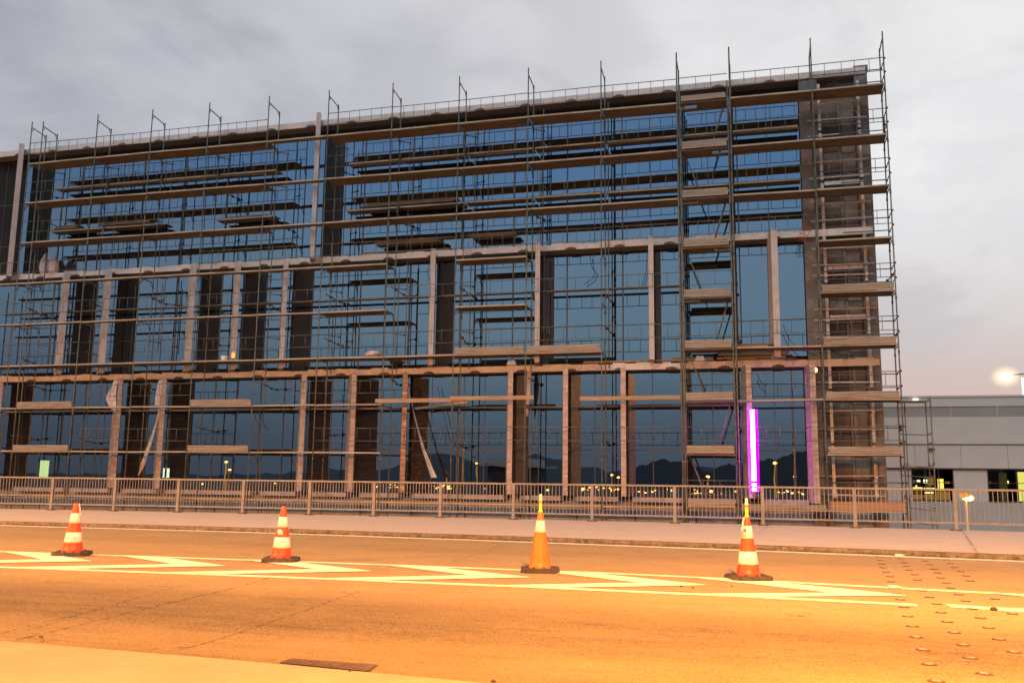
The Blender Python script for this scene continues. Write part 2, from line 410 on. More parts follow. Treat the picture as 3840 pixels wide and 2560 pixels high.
def chevron(T, y, z=.009):
    yu = ul(T-2.3)+.03; yl = ll(T-1.7)-.02
    s = yu-y; q = y-yl
    tip = (T, y, z); notch = (T-.88, y-.03, z)
    ch.face([tip, (T-.06, y+.07, z), (T-1.95, yu+.02, z), (T-2.8, yu+.02, z), notch])
    ch.face([tip, notch, (T-2.65, yl-.03, z), (T-1.9, yl-.03, z)])
for T, y in ((-24.0, 11.9), (-21.7, 12.05), (-19.4, 12.15), (-17.1, 12.2), (-14.8, 12.3), (-12.45, 12.38), (-10.15, 12.45), (-7.84, 12.55), (-5.5, 12.65), (-3.13, 12.68), (-.72, 12.60), (1.69, 12.33)):
    chevron(T, y)
# last chevron past the gap, cut by the frame
ch.face([(6.5, 11.2, .009), (4.9, 11.35, .009), (2.75, 13.02, .009), (3.35, 12.95, .009)])
ch.face([(6.5, 11.2, .009), (4.9, 11.35, .009), (2.3, 11.5, .009), (2.75, 11.25, .009)])
ch.build('chevron_markings', MT['paint'], kind='structure')

# cracks and joints
ck = MB()
def crack(pts, w=.022, z=.003, jit=.02):
    p = []
    for a, b in zip(pts, pts[1:]):
        n = max(2, int((Vector(b)-Vector(a)).length/.35))
        for i in range(n):
            t = i/n; p.append(Vector((a[0]+(b[0]-a[0])*t+random.uniform(-jit, jit), a[1]+(b[1]-a[1])*t+random.uniform(-jit, jit), z)))
    p.append(Vector((*pts[-1], z)))
    for a, b in zip(p, p[1:]):
        d = (b-a).normalized(); q = Vector((-d.y, d.x, 0))*w/2
        ck.face([a-q, b-q, b+q, a+q])
W = lambda x, y: tuple(atZ(x, y)[:2])
crack([W(65, 2399), W(520, 2290), W(860, 2208), W(1012, 2165)], .03)
crack([W(110, 2362), W(420, 2270), W(700, 2190)], .016)
crack([W(-20, 2380), W(300, 2300), W(560, 2230)], .018)
crack([W(673, 2439), W(850, 2385), W(1050, 2320), W(1200, 2268), W(1351, 2216)], .024)
crack([W(1282, 2216), W(1336, 2240)], .02, jit=0)
crack([W(150, 2375), W(160, 2405)], .03, jit=0)
crack([W(40, 2385), W(300, 2408), W(700, 2428)], .016)
crack([W(560, 2434), W(700, 2428)], .02)
crack([W(1400, 2065), W(2000, 2078), W(2500, 2105), W(3000, 2122), W(3400, 2150)], .016)
crack([W(1700, 2106), W(1900, 2040)], .02)
crack([W(2650, 2152), W(2740, 2162)], .03)
crack([W(3780, 2206), W(3900, 2216)], .035)
crack([W(1360, 2087), W(1395, 2098)], .02)
crack([W(900, 2076), W(950, 2082)], .04)
crack([W(2940, 2306), W(3020, 2310)], .07)
ck.build('road_cracks', MT['crack'], kind='structure')
dr = MB(); a, b, c, d = W(1045, 2486), W(1092, 2470), W(1418, 2494), W(1385, 2520)
dr.face([(*a, .008), (*d, .008), (*c, .008), (*b, .008)])
for i in range(13):
    t0 = (i+.25)/13; t1 = (i+.75)/13
    lp = lambda p, q, t: (p[0]+(q[0]-p[0])*t, p[1]+(q[1]-p[1])*t)
    p0, p1 = lp(a, d, t0), lp(a, d, t1); q0, q1 = lp(b, c, t0), lp(b, c, t1)
    m0, m1 = lp(p0, q0, .12), lp(p1, q1, .12); n0, n1 = lp(p0, q0, .88), lp(p1, q1, .88)
    dr.face([(*m0, .012), (*m1, .012), (*n1, .012), (*n0, .012)])
dr.build('drain_cover', MT['patch'], label='dark rectangular drain cover set at the edge of the near pavement', cat='drain')

# kerb and far pavement
kb = MB(); wk = MB()
for a, b in zip(XS, XS[1:]):
    ka, kb_ = ey(a)+.24, ey(b)+.24
    kb.hexa([(a, ka, -.02), (b, kb_, -.02), (b, kb_+.16, -.02), (a, ka+.16, -.02), (a, ka, .095), (b, kb_, .095), (b, kb_+.16, .10), (a, ka+.16, .10)])
    za, zb = fy(a)+.32, fy(b)+.32
    wk.face([(a, ka+.16, .10), (b, kb_+.16, .10), (b, zb, .25), (a, za, .25)])
    wk.face([(a, za, .25), (b, zb, .25), (b, zb, -1.0), (a, za, -1.0)])
kb.build('kerb', MT['kerb'], kind='structure')
wk.build('pavement', MT['walk'], kind='structure')
jt = MB()
for p, q, w_ in (((3606, 1990), (3670, 2086), .05), ((2020, 1960), (1740, 2010), .02), ((200, 1912), (-100, 1950), .02), ((1100, 1935), (800, 1975), .015), ((2880, 1972), (2800, 2030), .02)):
    A = atZ(*p, .25); B = atZ(*q, .10)
    dA = Vector((w_, 0, 0))
    jt.face([A+Vector((0, 0, .006)), A+dA+Vector((0, 0, .006)), B+dA+Vector((0, 0, .008)), B+Vector((0, 0, .008))])
jt.build('pavement_joints', MT['crack'], kind='structure')
# weeds in the gutter: uncountable
gr = MB()
for i in range(5200):
    x = random.uniform(-26, 9)
    dens = .35+.65*max(0, math.sin(x*.9)+math.sin(x*2.3+1))/2 + (.3 if -9 < x < 3 else 0)
    if random.random() > dens: continue
    y = ey(x)+random.gauss(.20, .045); h = random.uniform(.015, .06)*(1.3 if random.random() < .15 else 1)
    an = random.uniform(0, PI); w_ = random.uniform(.006, .018)
    dx, dy = math.cos(an)*w_, math.sin(an)*w_; ox, oy = random.uniform(-.03, .03), random.uniform(-.03, .03)
    gr.face([(x-dx, y-dy, 0), (x+dx, y+dy, 0), (x+ox, y+oy, h)])
gr.build('gutter_weeds', MT['grass'], label='sparse low weeds and dirt growing along the far kerb', cat='weeds', kind='stuff')
# small stones
for i, (px, py, s_) in enumerate(((3727, 2288, .032), (2555, 2199, .014), (2598, 2204, .014), (1312, 2518, .010), (1850, 2556, .014), (2745, 2198, .012))):
    p = atZ(px, py); m_ = MB().sphere((0, 0, 0), s_, 7, 5, (1.3, .8, .7))
    o = m_.build('stone', MT['rubber'], label=['black lump of debris lying on the right lane line', 'small dark stone in the hatching, left of its pair', 'small dark stone in the hatching, right of its pair',
        'tiny dark stone beside the drain cover', 'dark pebble at the bottom edge on the near pavement', 'small stone on the asphalt in front of the rightmost cone'][i], cat='stone')
    o.location = (p.x, p.y, s_*.5)
for i, (px, py, lb) in enumerate(((1525, 2005, 'pale flattened litter lying on the kerb edge line'), (3370, 2081, 'crumpled white litter beside the edge line near the studs'), (3350, 2200, 'small white litter on the upper hatch line among the studs'))):
    p = atZ(px, py, .02); m_ = MB().sphere((0, 0, 0), .07, 8, 5, (2.2 if i == 0 else 1.3, .8, .35))
    for k in range(len(m_.v)):
        v = m_.v[k]; q = 1+.25*math.sin(v[0]*90+v[1]*70); m_.v[k] = (v[0]*q, v[1]*q, v[2]*q)
    o = m_.build('litter', MT['sack'], label=lb, cat='litter'); o.location = (p.x, p.y, .02)

# ------------------------------------------------------------------ road studs
stud = thing('road_stud', 'low domed metal road stud with a dark rim, set in the staggered field', 'road stud', (0, 0, 0), 'metal road studs set in four columns across the lanes')
m_ = MB().lathe([(.062, 0), (.058, .004), (.045, .006), (0.0001, .006)], 14); m_.build('rim', MT['rubber'], stud)
m_ = MB().lathe([(.034, .006), (.031, .008), (.022, .0095), (.0001, .010)], 12)
for k in range(len(m_.v)): v = m_.v[k]; m_.v[k] = (v[0]*1.0, v[1]*.9, v[2])
m_.build('dome', MT['alu'], stud)
ST = [(2.13,19.05),(2.04,18.1),(1.98,17.25),(1.91,16.46),(1.86,15.64),(1.82,14.88),(1.73,14.08),(1.59,12.55),(1.55,11.89),(1.49,11.17),(1.42,10.4),(1.36,9.69),(1.29,9.0),(1.24,8.34),(1.18,7.68),(1.12,7.04),
 (2.49,18.69),(2.4,17.7),(2.33,16.91),(2.26,16.15),(2.22,15.35),(2.13,14.49),(1.96,13.02),(1.93,12.29),(1.9,11.61),(1.81,10.84),(1.74,10.12),(1.67,9.4),(1.61,8.7),(1.54,8.06),(1.5,7.43),
 (2.84,18.29),(2.77,17.43),(2.69,16.53),(2.62,15.82),(2.52,14.96),(2.46,14.18),(2.39,13.5),(2.34,12.73),(2.28,12.04),(2.2,11.29),(2.13,10.54),(2.05,9.83),(1.98,9.13),(1.94,8.47),
 (3.27,18.78),(3.19,17.9),(3.09,17.01),(3.03,16.22),(2.96,15.46),(2.85,14.63),(2.67,12.39),(2.53,11.0)]
for i, (x, y) in enumerate(ST):
    if i == 0: stud.location = (x, y, .002)
    else: dup(stud, (x, y, .002), random.uniform(0, 6))

# ------------------------------------------------------------------ railing
PX = [-29.2, -26.9, -24.6, -22.25, -20.1, -17.93, -15.73, -13.52, -11.42, -9.30, -7.04, -4.70, -2.34, .04, 2.39, 4.79, 7.2, 9.6]
HT = 1.03
fe = thing('railing', 'long beige metal railing with thin vertical bars along the far pavement edge', 'railing', (0, 26, .25))
fe.location = (0, 0, 0)
for i, x in enumerate(PX):
    y = fy(x); s_ = MB()
    s_.box(x-.045, x+.045, y-.035, y+.035, .262, .25+HT-.03)
    s_.build('post', MT['fence'], fe)
    s_ = MB().box(x-.14, x+.14, y-.08, y+.08, .251, .262)
    for q in (-.11, .11): s_.tube((x+q, y-.04, .262), (x+q, y-.04, .285), .014, 6)
    s_.build('base_plate', MT['coup'], fe)
tr = MB(); br = MB()
for a, b in zip(PX, PX[1:]):
    ya, yb = fy(a), fy(b)
    tr.hexa([(a, ya-.035, .25+HT-.03), (b, yb-.035, .25+HT-.03), (b, yb+.035, .25+HT-.03), (a, ya+.035, .25+HT-.03), (a, ya-.035, .25+HT+.02), (b, yb-.035, .25+HT+.02), (b, yb+.035, .25+HT+.02), (a, ya+.035, .25+HT+.02)])
    z = .25+.16
    for rr, zz in ((br, z),):
        rr.hexa([(a+.045, ya-.02, zz), (b-.045, yb-.02, zz), (b-.045, yb+.02, zz), (a+.045, ya+.02, zz), (a+.045, ya-.02, zz+.045), (b-.045, yb-.02, zz+.045), (b-.045, yb+.02, zz+.045), (a+.045, ya+.02, zz+.045)])
    bl = MB(); n = 22
    for k in range(1, n):
        t = k/n; x = a+(b-a)*t; y = ya+(yb-ya)*t
        bl.box(x-.0075, x+.0075, y-.01, y+.012, z+.045, .25+HT-.03)
    bl.build('bar_panel', MT['fence'], fe)
tr.build('top_rail', MT['fence'], fe); br.build('bottom_rail', MT['fence'], fe)

# ------------------------------------------------------------------ traffic cones
def cone(loc, rz, bands, h, body, label, beacon=False, sticker=None, lean=0, rag=None):
    t = thing('traffic_cone', label, 'traffic cone', loc, 'traffic cones standing along the hatched strip')
    t.rotation_euler = (lean, 0, rz)
    b = MB(); n = 8; w = .285; c = .09
    out = [(w-c, -w), (w, -w+c), (w, w-c), (w-c, w), (-w+c, w), (-w, w-c), (-w, -w+c), (-w+c, -w)]
    lo = [(x, y, .0) for x, y in out]; mi = [(x, y, .055) for x, y in out]; tp = [(x*.95, y*.95, .066) for x, y in out]
    for i in range(8):
        j = (i+1) % 8
        b.face([lo[i], lo[j], mi[j], mi[i]]); b.face([mi[i], mi[j], tp[j], tp[i]])
    b.face(tp)
    for i in range(8):
        an = i*PI/4+.3; x, y = math.cos(an)*.195, math.sin(an)*.195
        b.box(x-.02, x+.02, y-.02, y+.02, .06, .084)
    b.build('rubber_base', MT['rubber'], t)
    r0_, r1 = .168, .036; z0, z1 = .055, h
    rad = lambda f: r0_+(r1-r0_)*f
    prof = [(r0_+.022, z0), (r0_+.006, z0+.02)]
    for i in range(13):
        f = .03+.97*i/12; prof.append((rad(f), z0+(z1-z0)*f))
    prof += [(r1*.85, z1+.012), (.0001, z1+.014)]
    MB().lathe(prof, 32).build('cone_body', body, t)
    for a, e in bands:
        MB().lathe([(rad(a)+.0005, z0+(z1-z0)*a), (rad(a)+.0035, z0+(z1-z0)*a+.002), (rad(e)+.0035, z0+(z1-z0)*e-.002), (rad(e)+.0005, z0+(z1-z0)*e)], 32).build('reflective_band', MT['white'], t)
    if beacon:
        MB().lathe([(.030, z1+.006), (.034, z1+.02), (.022, z1+.04), (.022, z1+.16), (.0001, z1+.16)], 16).build('beacon_stem', MT['yellow'], t)
        MB().lathe([(.022, z1+.155), (.032, z1+.158), (.032, z1+.170), (.022, z1+.172)], 16).build('beacon_collar', body, t)
        MB().lathe([(.024, z1+.171), (.026, z1+.20), (.019, z1+.22), (.023, z1+.245), (.020, z1+.268), (.0001, z1+.279)], 16).build('beacon_lens', MT['lens'], t)
    if sticker:
        f0, f1, a0, a1, kind = sticker
        def patch(u0_, u1_, v0, v1, off, mt, par, nm, lb=None):
            s_ = MB(); n_ = 6
            for i in range(n_):
                pts = []
                for u, v in ((i/n_, v0), ((i+1)/n_, v0), ((i+1)/n_, v1), (i/n_, v1)):
                    an = a0+(a1-a0)*(u0_+(u1_-u0_)*u); f = f0+(f1-f0)*v; rr = rad(f)+off
                    pts.append((rr*math.cos(an), rr*math.sin(an), z0+(z1-z0)*f))
                s_.face(pts)
            return s_.build(nm, mt, par)
        st = patch(0, 1, 0, 1, .0050, MT['blue'], t, 'sticker')
        if kind == 1:
            for q in ((.12, .80, .66, .84, 'stickerw'), (.05, .98, .44, .60, 'stickerw'), (.22, .55, .16, .34, 'stickerw'), (.55, .97, .13, .37, 'stickery')):
                patch(q[0], q[1], q[2], q[3], .0062, MT[q[4]], st, 'printed_line')
        else:
            for q in ((.30, .55, .68, .86, 'stickerw'), (.05, .95, .42, .52, 'stickerw'), (.05, .95, .12, .32, 'stickery')):
                patch(q[0], q[1], q[2], q[3], .0062, MT[q[4]], st, 'printed_line')
    if rag:
        s_ = MB(); pts = [(rag*.040, 0, z1), (rag*.062, -.01, z1-.05), (rag*.070, -.01, z1-.13), (rag*.082, 0, z1-.20)]
        for a, b2 in zip(pts, pts[1:]): s_.tube(a, b2, .014, 5)
        s_.build('tape_strand', MT['sack'], t)
    return t
B2 = [(.207, .413), (.61, .81)]
cone((-11.25, 13.32, 0), R(28), B2, .85, MT['orange'], 'orange cone with two white bands and a torn tip, leftmost of the four', rag=1, lean=0)
cone((-7.5, 13.62, 0), R(22), B2, .865, MT['orange'], 'orange cone with two white bands and a blue sticker on its middle orange stripe', sticker=(.45, .585, -1.98-R(22), -.98-R(22), 1))
cone((-3.2, 13.58, 0), R(14), [(.65, .86)], .865, MT['orange2'], 'pale orange cone with a single white band and a yellow beacon on top', beacon=True)
cone((-.2, 13.62, 0), R(20), [(.20, .42), (.645, .86)], .855, MT['orange'], 'orange cone with two white bands, a beacon and a sticker on the upper band', beacon=True, sticker=(.68, .81, -2.75-R(20), -1.75-R(20), 2), rag=-1)

# ------------------------------------------------------------------ main building
YG = 37.17      # glass plane
YB = 36.55      # face of beams
XL, XR = -46.0, 1.92
bd = thing('glass_building', 'long unfinished building with a mirror glass facade, concrete beams and angled fins', 'building', (0, 0, 0))
Z3, Z2, Z1, ZT = .80, 5.85, 10.95, 17.80
MU = []
x = XR-.05
grid = [-5.31+2.37*k for k in range(-18, 4)]
grid = [q for q in grid if XL < q < XR-.4]
edges = [XL]+grid+[XR]
rows = [(Z3, Z2), (Z2+.22, Z1), (Z1+.22, ZT-.27)]
for (za, zb) in rows:
    for a, b in zip(edges, edges[1:]):
        if b < -40: continue
        ty = random.uniform(-.0007, .0007); tx = random.uniform(-.0006, .0006)
        h = (zb-za)/2; w_ = (b-a)/2; s_ = MB()
        dark = zb > 12 and b < -35.9
        f = lambda sx, sz: YG + ty*sx*w_ + tx*sz*h
        s_.face([(a+.02, f(-1, -1), za), (b-.02, f(1, -1), za), (b-.02, f(1, 1), zb), (a+.02, f(-1, 1), zb)])
        s_.build('dark_bay' if dark else 'window', MT['interior'] if dark else MT['glass'], bd)
for ri, (za, zb) in enumerate(rows):
    s_ = MB()
    for q in grid:
        s_.box(q-.028, q+.028, YG-.02, YG+.05, za, zb)
        if ri != 1 or q < -12: s_.box(q+1.17, q+1.20, YG-.014, YG+.05, za, zb)
    for q in ((2.67,), (7.81,), (12.9, 15.1))[ri]:
        for a, b in zip(edges, edges[1:]): s_.box(a+.021, b-.021, YG-.015, YG+.05, q-.02, q+.02)
    s_.build('mullions', MT['mull'], bd)
# beams: light front edge, grey soffit and top
def beam(name, z0, z1, x0=XL, x1=4.46, ragged=False):
    s_ = MB(); xs = [x0]
    while xs[-1] < x1: xs.append(min(x1, xs[-1]+random.uniform(.25, .8)))
    s_.box(x0, x1, YB, YG+.3, z0, z1-.02, 0)
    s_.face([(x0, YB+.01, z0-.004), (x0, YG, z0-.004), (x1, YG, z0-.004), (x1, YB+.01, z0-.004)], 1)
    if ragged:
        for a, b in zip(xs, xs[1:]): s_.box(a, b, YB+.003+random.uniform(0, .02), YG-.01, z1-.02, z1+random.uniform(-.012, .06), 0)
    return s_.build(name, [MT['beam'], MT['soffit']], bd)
beam('roof_fascia', 17.50, 17.80)
beam('floor_beam', 10.98, 11.22, ragged=True)
beam('floor_beam', 5.86, 6.10, ragged=True)
sl = MB()
for (x0, x1) in ((-34.5, -31.7), (-31.3, -29.2), (-28.5, -26.6), (-26.2, -21.8), (-21.4, -19.6), (-19, -17.2), (-16.6, -14.8), (-14.2, -10.2), (-9.5, -7.8), (-7.2, -5.5), (-4.9, -.7), (.0, 1.75)):
    sl.box(x0, x1, YB, YG-.03, .62, .80)
sl.build('base_ledge', MT['soffit2'], bd)
bw = MB().box(XL, 4.50, YG-.25, YG+.3, -6, .62)
bw.build('base_wall', MT['wallg'], bd)
jn = MB()
for k in range(18): jn.box(-38+2.37*k-.025, -38+2.37*k+.025, YG-.262, YG-.25, -6, .30)
jn.build('wall_joint', MT['mull'], bd)
# brackets at beam panel joints
for z0 in (17.50, 10.98, 5.86):
    for k in range(20):
        x = -36.1+2.05*k
        if x > 1.5: continue
        s_ = MB().box(x-.22, x+.22, YB-.05, YB-.004, z0-.02, z0+.055); s_.box(x-.12, x+.12, YB-.045, YB-.004, z0+.055, z0+.09)
        s_.build('bracket', MT['coup'], bd)
# fins
def fin(x, yc, a, z0, z1, mt, w=.20, L=1.0, lab=None):
    a = R(a); d = Vector((-math.sin(a), math.cos(a), 0)); n = Vector((math.cos(a), math.sin(a), 0))
    y0 = YG-.42-math.cos(a)*L
    f = Vector((x*y0/36.3, y0, 0)); b = f + d*L
    s_ = MB(); N_ = 10
    P = [f-n*w/2, f+n*w/2, b+n*w/2, b-n*w/2]
    for i in range(N_):
        za = z0+(z1-z0)*i/N_; zb = z0+(z1-z0)*(i+1)/N_
        s_.hexa([(p.x, p.y, za) for p in P]+[(p.x, p.y, zb) for p in P])
    return s_.build('fin', mt, bd)
for x, a in ((-35.75, 44), (-19.2, 26)): fin(x, 0, a, Z1+.1, ZT+.06 if x < -30 else ZT+.03, MT['fin'], .24 if x < -30 else .20, 1.05)
for x, a in ((-32.26, 49), (-29.85, 47), (-25.22, 41), (-22.89, 37), (-20.47, 31), (-13.41, 22), (-8.76, 14), (-4.04, 7), (.78, 8)):
    fin(x, 0, a, Z2+.30, Z1+.20, MT['fin'], .20 if x < .5 else .24)
for x, a in ((-35.6, 50), (-28.76, 48), (-26.4, 42), (-19.29, 32), (-16.9, 33), (-14.53, 23), (-9.87, 18), (-7.55, 13), (-5.2, 8), (-.33, 12), (2.03, 9)):
    fin(x, 0, a, Z3+.05 if x < 1.5 else Z3-.1, Z2+.02, MT['wrap2'] if abs(x+14.53) < .1 else MT['wrap'])
# interior
it = MB(); it.face([(XL, YG+5, -1), (XR, YG+5, -1), (XR, YG+5, 18), (XL, YG+5, 18)]); it.box(XR, XR+.2, YG, YG+5, -1, 17.4); it.box(XL-.2, XL, YG, YG+5, -1, 17.4)
it.box(XL, XR, YG+.3, YG+5.2, 17.5, 17.7)
it.build('interior_wall', MT['interior'], bd)
for z in (.5, 5.85, 10.95): MB().box(XL, XR, YG+.3, YG+5, z, z+.2).build('floor_slab', MT['slab'], bd)
p = atY(157, 1726, YG+3.0); q = atY(180, 1790, YG+3.0)
d_ = MB().box(p.x, q.x, YG+2.9, YG+3.0, q.z, p.z).build('lit_doorway', MT['green'], bd)
p = atY(617, 1755, YG+3.0); q = atY(634, 1790, YG+3.0)
MB().box(p.x, q.x, YG+2.9, YG+3.0, q.z, p.z).build('lit_doorway', MT['greenw'], bd)
# right-hand core wall
cw = MB()
cw.box(1.92, 2.62, 36.62, 37.6, -6, 17.5, 0)
cw.box(4.02, 4.52, 36.60, 42, -6, 17.62, 0)
cw.box(2.62, 4.02, 37.05, 37.6, -6, 17.5, 0)
cw.build('core_wall', MT['darkwall'], bd)
s_ = MB().box(4.02, 4.56, 36.57, 42, 17.62, 17.86); s_.build('core_wall_cap', MT['darkwall'], bd)
for i in range(9):
    z = .4+2.0*i
    if z > 15: break
    MB().box(2.78, 3.35, 37.0, 37.046, z+.12, z+1.8).build('recess_panel', MT['darkpanel'], bd)
    MB().box(3.50, 3.98, 37.0, 37.046, z+.05, z+1.85).build('recess_panel', MT['greypanel'], bd)
    MB().tube((3.43, 36.97, z), (3.43, 36.97, z+2), .05, 8).build('pipe', MT['greypanel'], bd)
# loose formwork ladder on the core: two studs with horizontal tubes
fwk = thing('wall_formwork', 'pale vertical studs and horizontal tubes mounted on the dark end wall', 'formwork', (0, 0, 0))
for x in (2.66, 4.13):
    for i in range(8):
        z0 = .9+2.05*i
        MB().box(x-.055, x+.055, 36.44, 36.54, z0, z0+1.93).build('stud', MT['tubew'], fwk)
for z in (16.31, 15.66, 14.99, 13.93, 13.26, 12.22, 11.54, 10.43, 9.77, 9.36, 8.04, 7.61, 6.94, 5.22, 4.12, 3.45, 1.69, 1.02):
    s_ = MB().tube((2.18, 36.38, z), (4.42, 36.38, z+random.uniform(-.04, .04)), .035, 8)
    for x in (2.66, 4.13): s_.box(x-.06, x+.06, 36.35, 36.44, z-.07, z+.05)
    s_.build('horizontal_tube', MT['tubew'], fwk)
for z in (13.1, 9.7, 7.75):
    MB().box(2.75, 4.05, 36.50, 36.58, z-.10, z+.06).build('cross_board', MT['beam'], fwk)
for z in (11.05, 5.95):
    MB().box(1.95, 4.3, 36.42, 36.56, z-.12, z+.14).build('cross_board', MT['beam'], fwk)

# ------------------------------------------------------------------ scaffolds
YO, YI = 35.3, 36.27
P = [-34.27, -33.6, -30.43, -27.37, -24.3, -21.2, -18.2, -15.13, -12.05, -8.99, -5.9, -2.82, -.75, 2.35, 4.98]
DZ = lambda k: 2.48+2*k
RT = .026
def standard(par, x, y, z0, z1, r=RT):
    s_ = MB().tube((x, y, z0), (x, y, z1), r, 8)
    for k in range(-3, 8):
        z = DZ(k)-.35
        if z0 < z < z1-.2: s_.tube((x, y, z), (x, y, z+.10), r*1.45, 8)
    return s_.build('standard', MT['tube'], par)
def deck(par, x0, x1, k, kind='wide', z=None):
    z = DZ(k) if z is None else z
    x0 += .03; x1 -= .03; s_ = MB(); nar = kind == 'narrow'
    j = random.uniform(-.012, .012); tw = random.uniform(-.02, .02)
    w_ = (YI-YO-.06)/3
    for i in range(1 if nar else 3):
        a = YO+.03+i*w_
        s_.hexa([(x0, a, z-.055+j), (x1, a, z-.055-j), (x1, a+w_-.012, z-.055-j), (x0, a+w_-.012, z-.055+j), (x0, a, z+j), (x1, a, z-j), (x1, a+w_-.012, z-j), (x0, a+w_-.012, z+j)], 0)
    s_.hexa([(x0, YO-.005, z-.05+j), (x1, YO-.005, z-.05-j), (x1, YO+.028, z-.05-j), (x0, YO+.028, z-.05+j), (x0, YO-.005, z+.012+j), (x1, YO-.005, z+.012-j), (x1, YO+.028, z+.012-j), (x0, YO+.028, z+.012+j)], 1)
    return s_.build('deck', [MT['plank'], MT['lip']], par)
def guard(par, x0, x1, k, lo=.48, hi=1.0, y=YO-.035, sag=0):
    z = DZ(k); s_ = MB(); r = .016
    s_.tube((x0, y, z+hi), (x1, y, z+hi-sag), r, 6); s_.tube((x0, y, z+lo), (x1, y, z+lo-sag), r*.9, 6)
    n = max(2, int(round((x1-x0)/.55)))
    for i in range(1, n):
        x = x0+(x1-x0)*(i/n+random.uniform(-.018, .018)); s_.tube((x, y, z+lo-sag*.5), (x, y, z+hi-sag*.5), .011, 5)
    return s_.build('guard_rail', MT['tube'], par)
def toe(par, x0, x1, k, h=.26, mt=None):
    z = DZ(k); s_ = MB(); n = 3
    for i in range(n):
        a = z+.015+h*i/n
        s_.box(x0+.05+random.uniform(0, .03), x1-.05-random.uniform(0, .03), YO-.05-.004*i, YO-.012, a, a+h/n-.008)
    return s_.build('toe_board', mt or MT['toe'], par)
def transom(par, x, k, gus=True):
    z = DZ(k)-.085; s_ = MB().tube((x, YO, z), (x, YI, z), .024, 6)
    if gus:
        s_.tube((x, YI, z-.28), (x, YI-.22, z), .018, 6); s_.tube((x, YO, z-.28), (x, YO+.22, z), .018, 6)
    return s_.build('transom', MT['tube'], par)
def frame_top(par, x):
    s_ = MB().tube((x, YO, 18.33), (x, YI, 18.20), .024, 6)
    s_.tube((x, YO, 18.10), (x, YO+.16, 18.31), .016, 5); s_.tube((x, YI, 17.98), (x, YI-.16, 18.21), .016, 5)
    return s_.build('transom', MT['tube'], par)
def tie(par, x, z, a=1):
    s_ = MB().tube((x-.06*a, YO+.55, z+.05), (x+.10*a, YG-.03, z-.10), .022, 6)
    s_.tube((x-.02, YI-.05, z-.03), (x+.02, YI+.05, z+.01), .055, 6); s_.tube((x+.09*a, YG-.28, z-.10), (x+.11*a, YG-.20, z-.06), .05, 6)
    return s_.build('wall_tie', MT['coup'], par)
def ledger(par, x0, x1, z, y=YI, r=.022): return MB().tube((x0, y, z), (x1, y, z), r, 6).build('ledger', MT['tube'], par)

left = thing('scaffold', 'left stretch of tall scaffold with open frames on top, left of the pink fin', 'scaffold', (0, 0, 0))
mid = thing('scaffold', 'middle stretch of tall scaffold, from the pink fin to the stair tower', 'scaffold', (0, 0, 0))
tow = thing('scaffold_tower', 'narrow scaffold stair tower with toe boards and diagonal ladders, right of the middle', 'scaffold', (0, 0, 0))
rgt = thing('scaffold', 'right end stretch of tall scaffold in front of the dark end wall', 'scaffold', (0, 0, 0))
for par, ids in ((left, range(0, 6)), (mid, range(6, 11)), (rgt, (13, 14)), (tow, (11, 12))):
    for i in ids:
        x = P[i]
        standard(par, x, YO, -6, 18.60+random.uniform(-.04, .04), RT*1.15 if par is tow else RT)
        standard(par, x, YI, -6, 18.32+random.uniform(-.05, .03), RT*1.2 if par is tow else RT)
        frame_top(par, x)
        for k in range(-2, 8): transom(par, x, k, k > 2)
        for k in (1, 3, 5) if i % 2 else (0, 2, 3, 6): tie(par, x+.05, DZ(k)+random.uniform(.3, 1.2), random.choice((-1, 1)))
# second tower posts beside the shared ones
for x in (P[11]+.10, P[12]-.10):
    standard(tow, x, YO+.02, -6, 17.2); standard(tow, x, YI-.02, -6, 17.0)
# extra standards seen doubled in the lower storeys
for x, z0, z1 in ((P[2]+.5, 1, 10.4), (P[3]+.42, 7.2, 10.4), (P[6]+.12, 5.9, 8.4), (P[7]+.13, 5.9, 10.4), (P[8]+.33, 6, 11), (P[9]+.42, 11.2, 17.2), (P[10]+.12, 5.9, 17.2)):
    s_ = MB().tube((x, YI+.12, z0), (x, YI+.12, z1), .022, 8); s_.build('standard', MT['tube'], mid if x > -19 else left)
for i in (1, 2, 3, 4, 5, 6, 7, 8, 9):
    par = left if i < 6 else mid
    MB().tube((P[i]+.45, YI+.28, 6.3), (P[i]+.45, YI+.28, 10.8), .022, 8).build('standard', MT['tube'], par)
    MB().tube((P[i]+.38, YI+.28, 11.4), (P[i]+.38, YI+.28, 16.6), .022, 8).build('standard', MT['tube'], par)
    for z in (7.6, 9.6, 12.7, 14.7, 16.3):
        s_ = MB().tube((P[i]-.05, YI, z), (P[i]+.45, YI+.28, z-.03), .02, 6); s_.sphere((P[i]+.40, YI+.26, z-.03), .05, 6, 4); s_.build('coupler_tube', MT['coup'], par)
lowx = -37.4
for y in (YO, YI): standard(left, lowx, y, -6, 10.7)
def bays(par, pairs, k, kind, g_=True, t_=False):
    for a, b in pairs:
        x0, x1 = (lowx if a < 0 else P[a]), P[b]
        if kind: deck(par, x0, x1, k, kind)
        if t_: toe(par, x0, x1, k)
        if g_ and random.random() > .06: guard(par, x0, x1, k, sag=random.uniform(-.03, .03))
LB = [(0, 1), (1, 2), (2, 3), (3, 4), (4, 5)]; LN = [(-1, 1)]+LB[1:]
MBY = [(6, 7), (7, 8), (8, 9), (9, 10), (10, 11)]; RB = [(12, 13), (13, 14)]; TW = [(11, 12)]
for k in (7, 6, 5):
    bays(left, LB, k, 'wide'); bays(mid, MBY, k, 'wide'); bays(rgt, RB, k, 'wide')
    deck(mid, P[5], P[6], k, 'narrow')
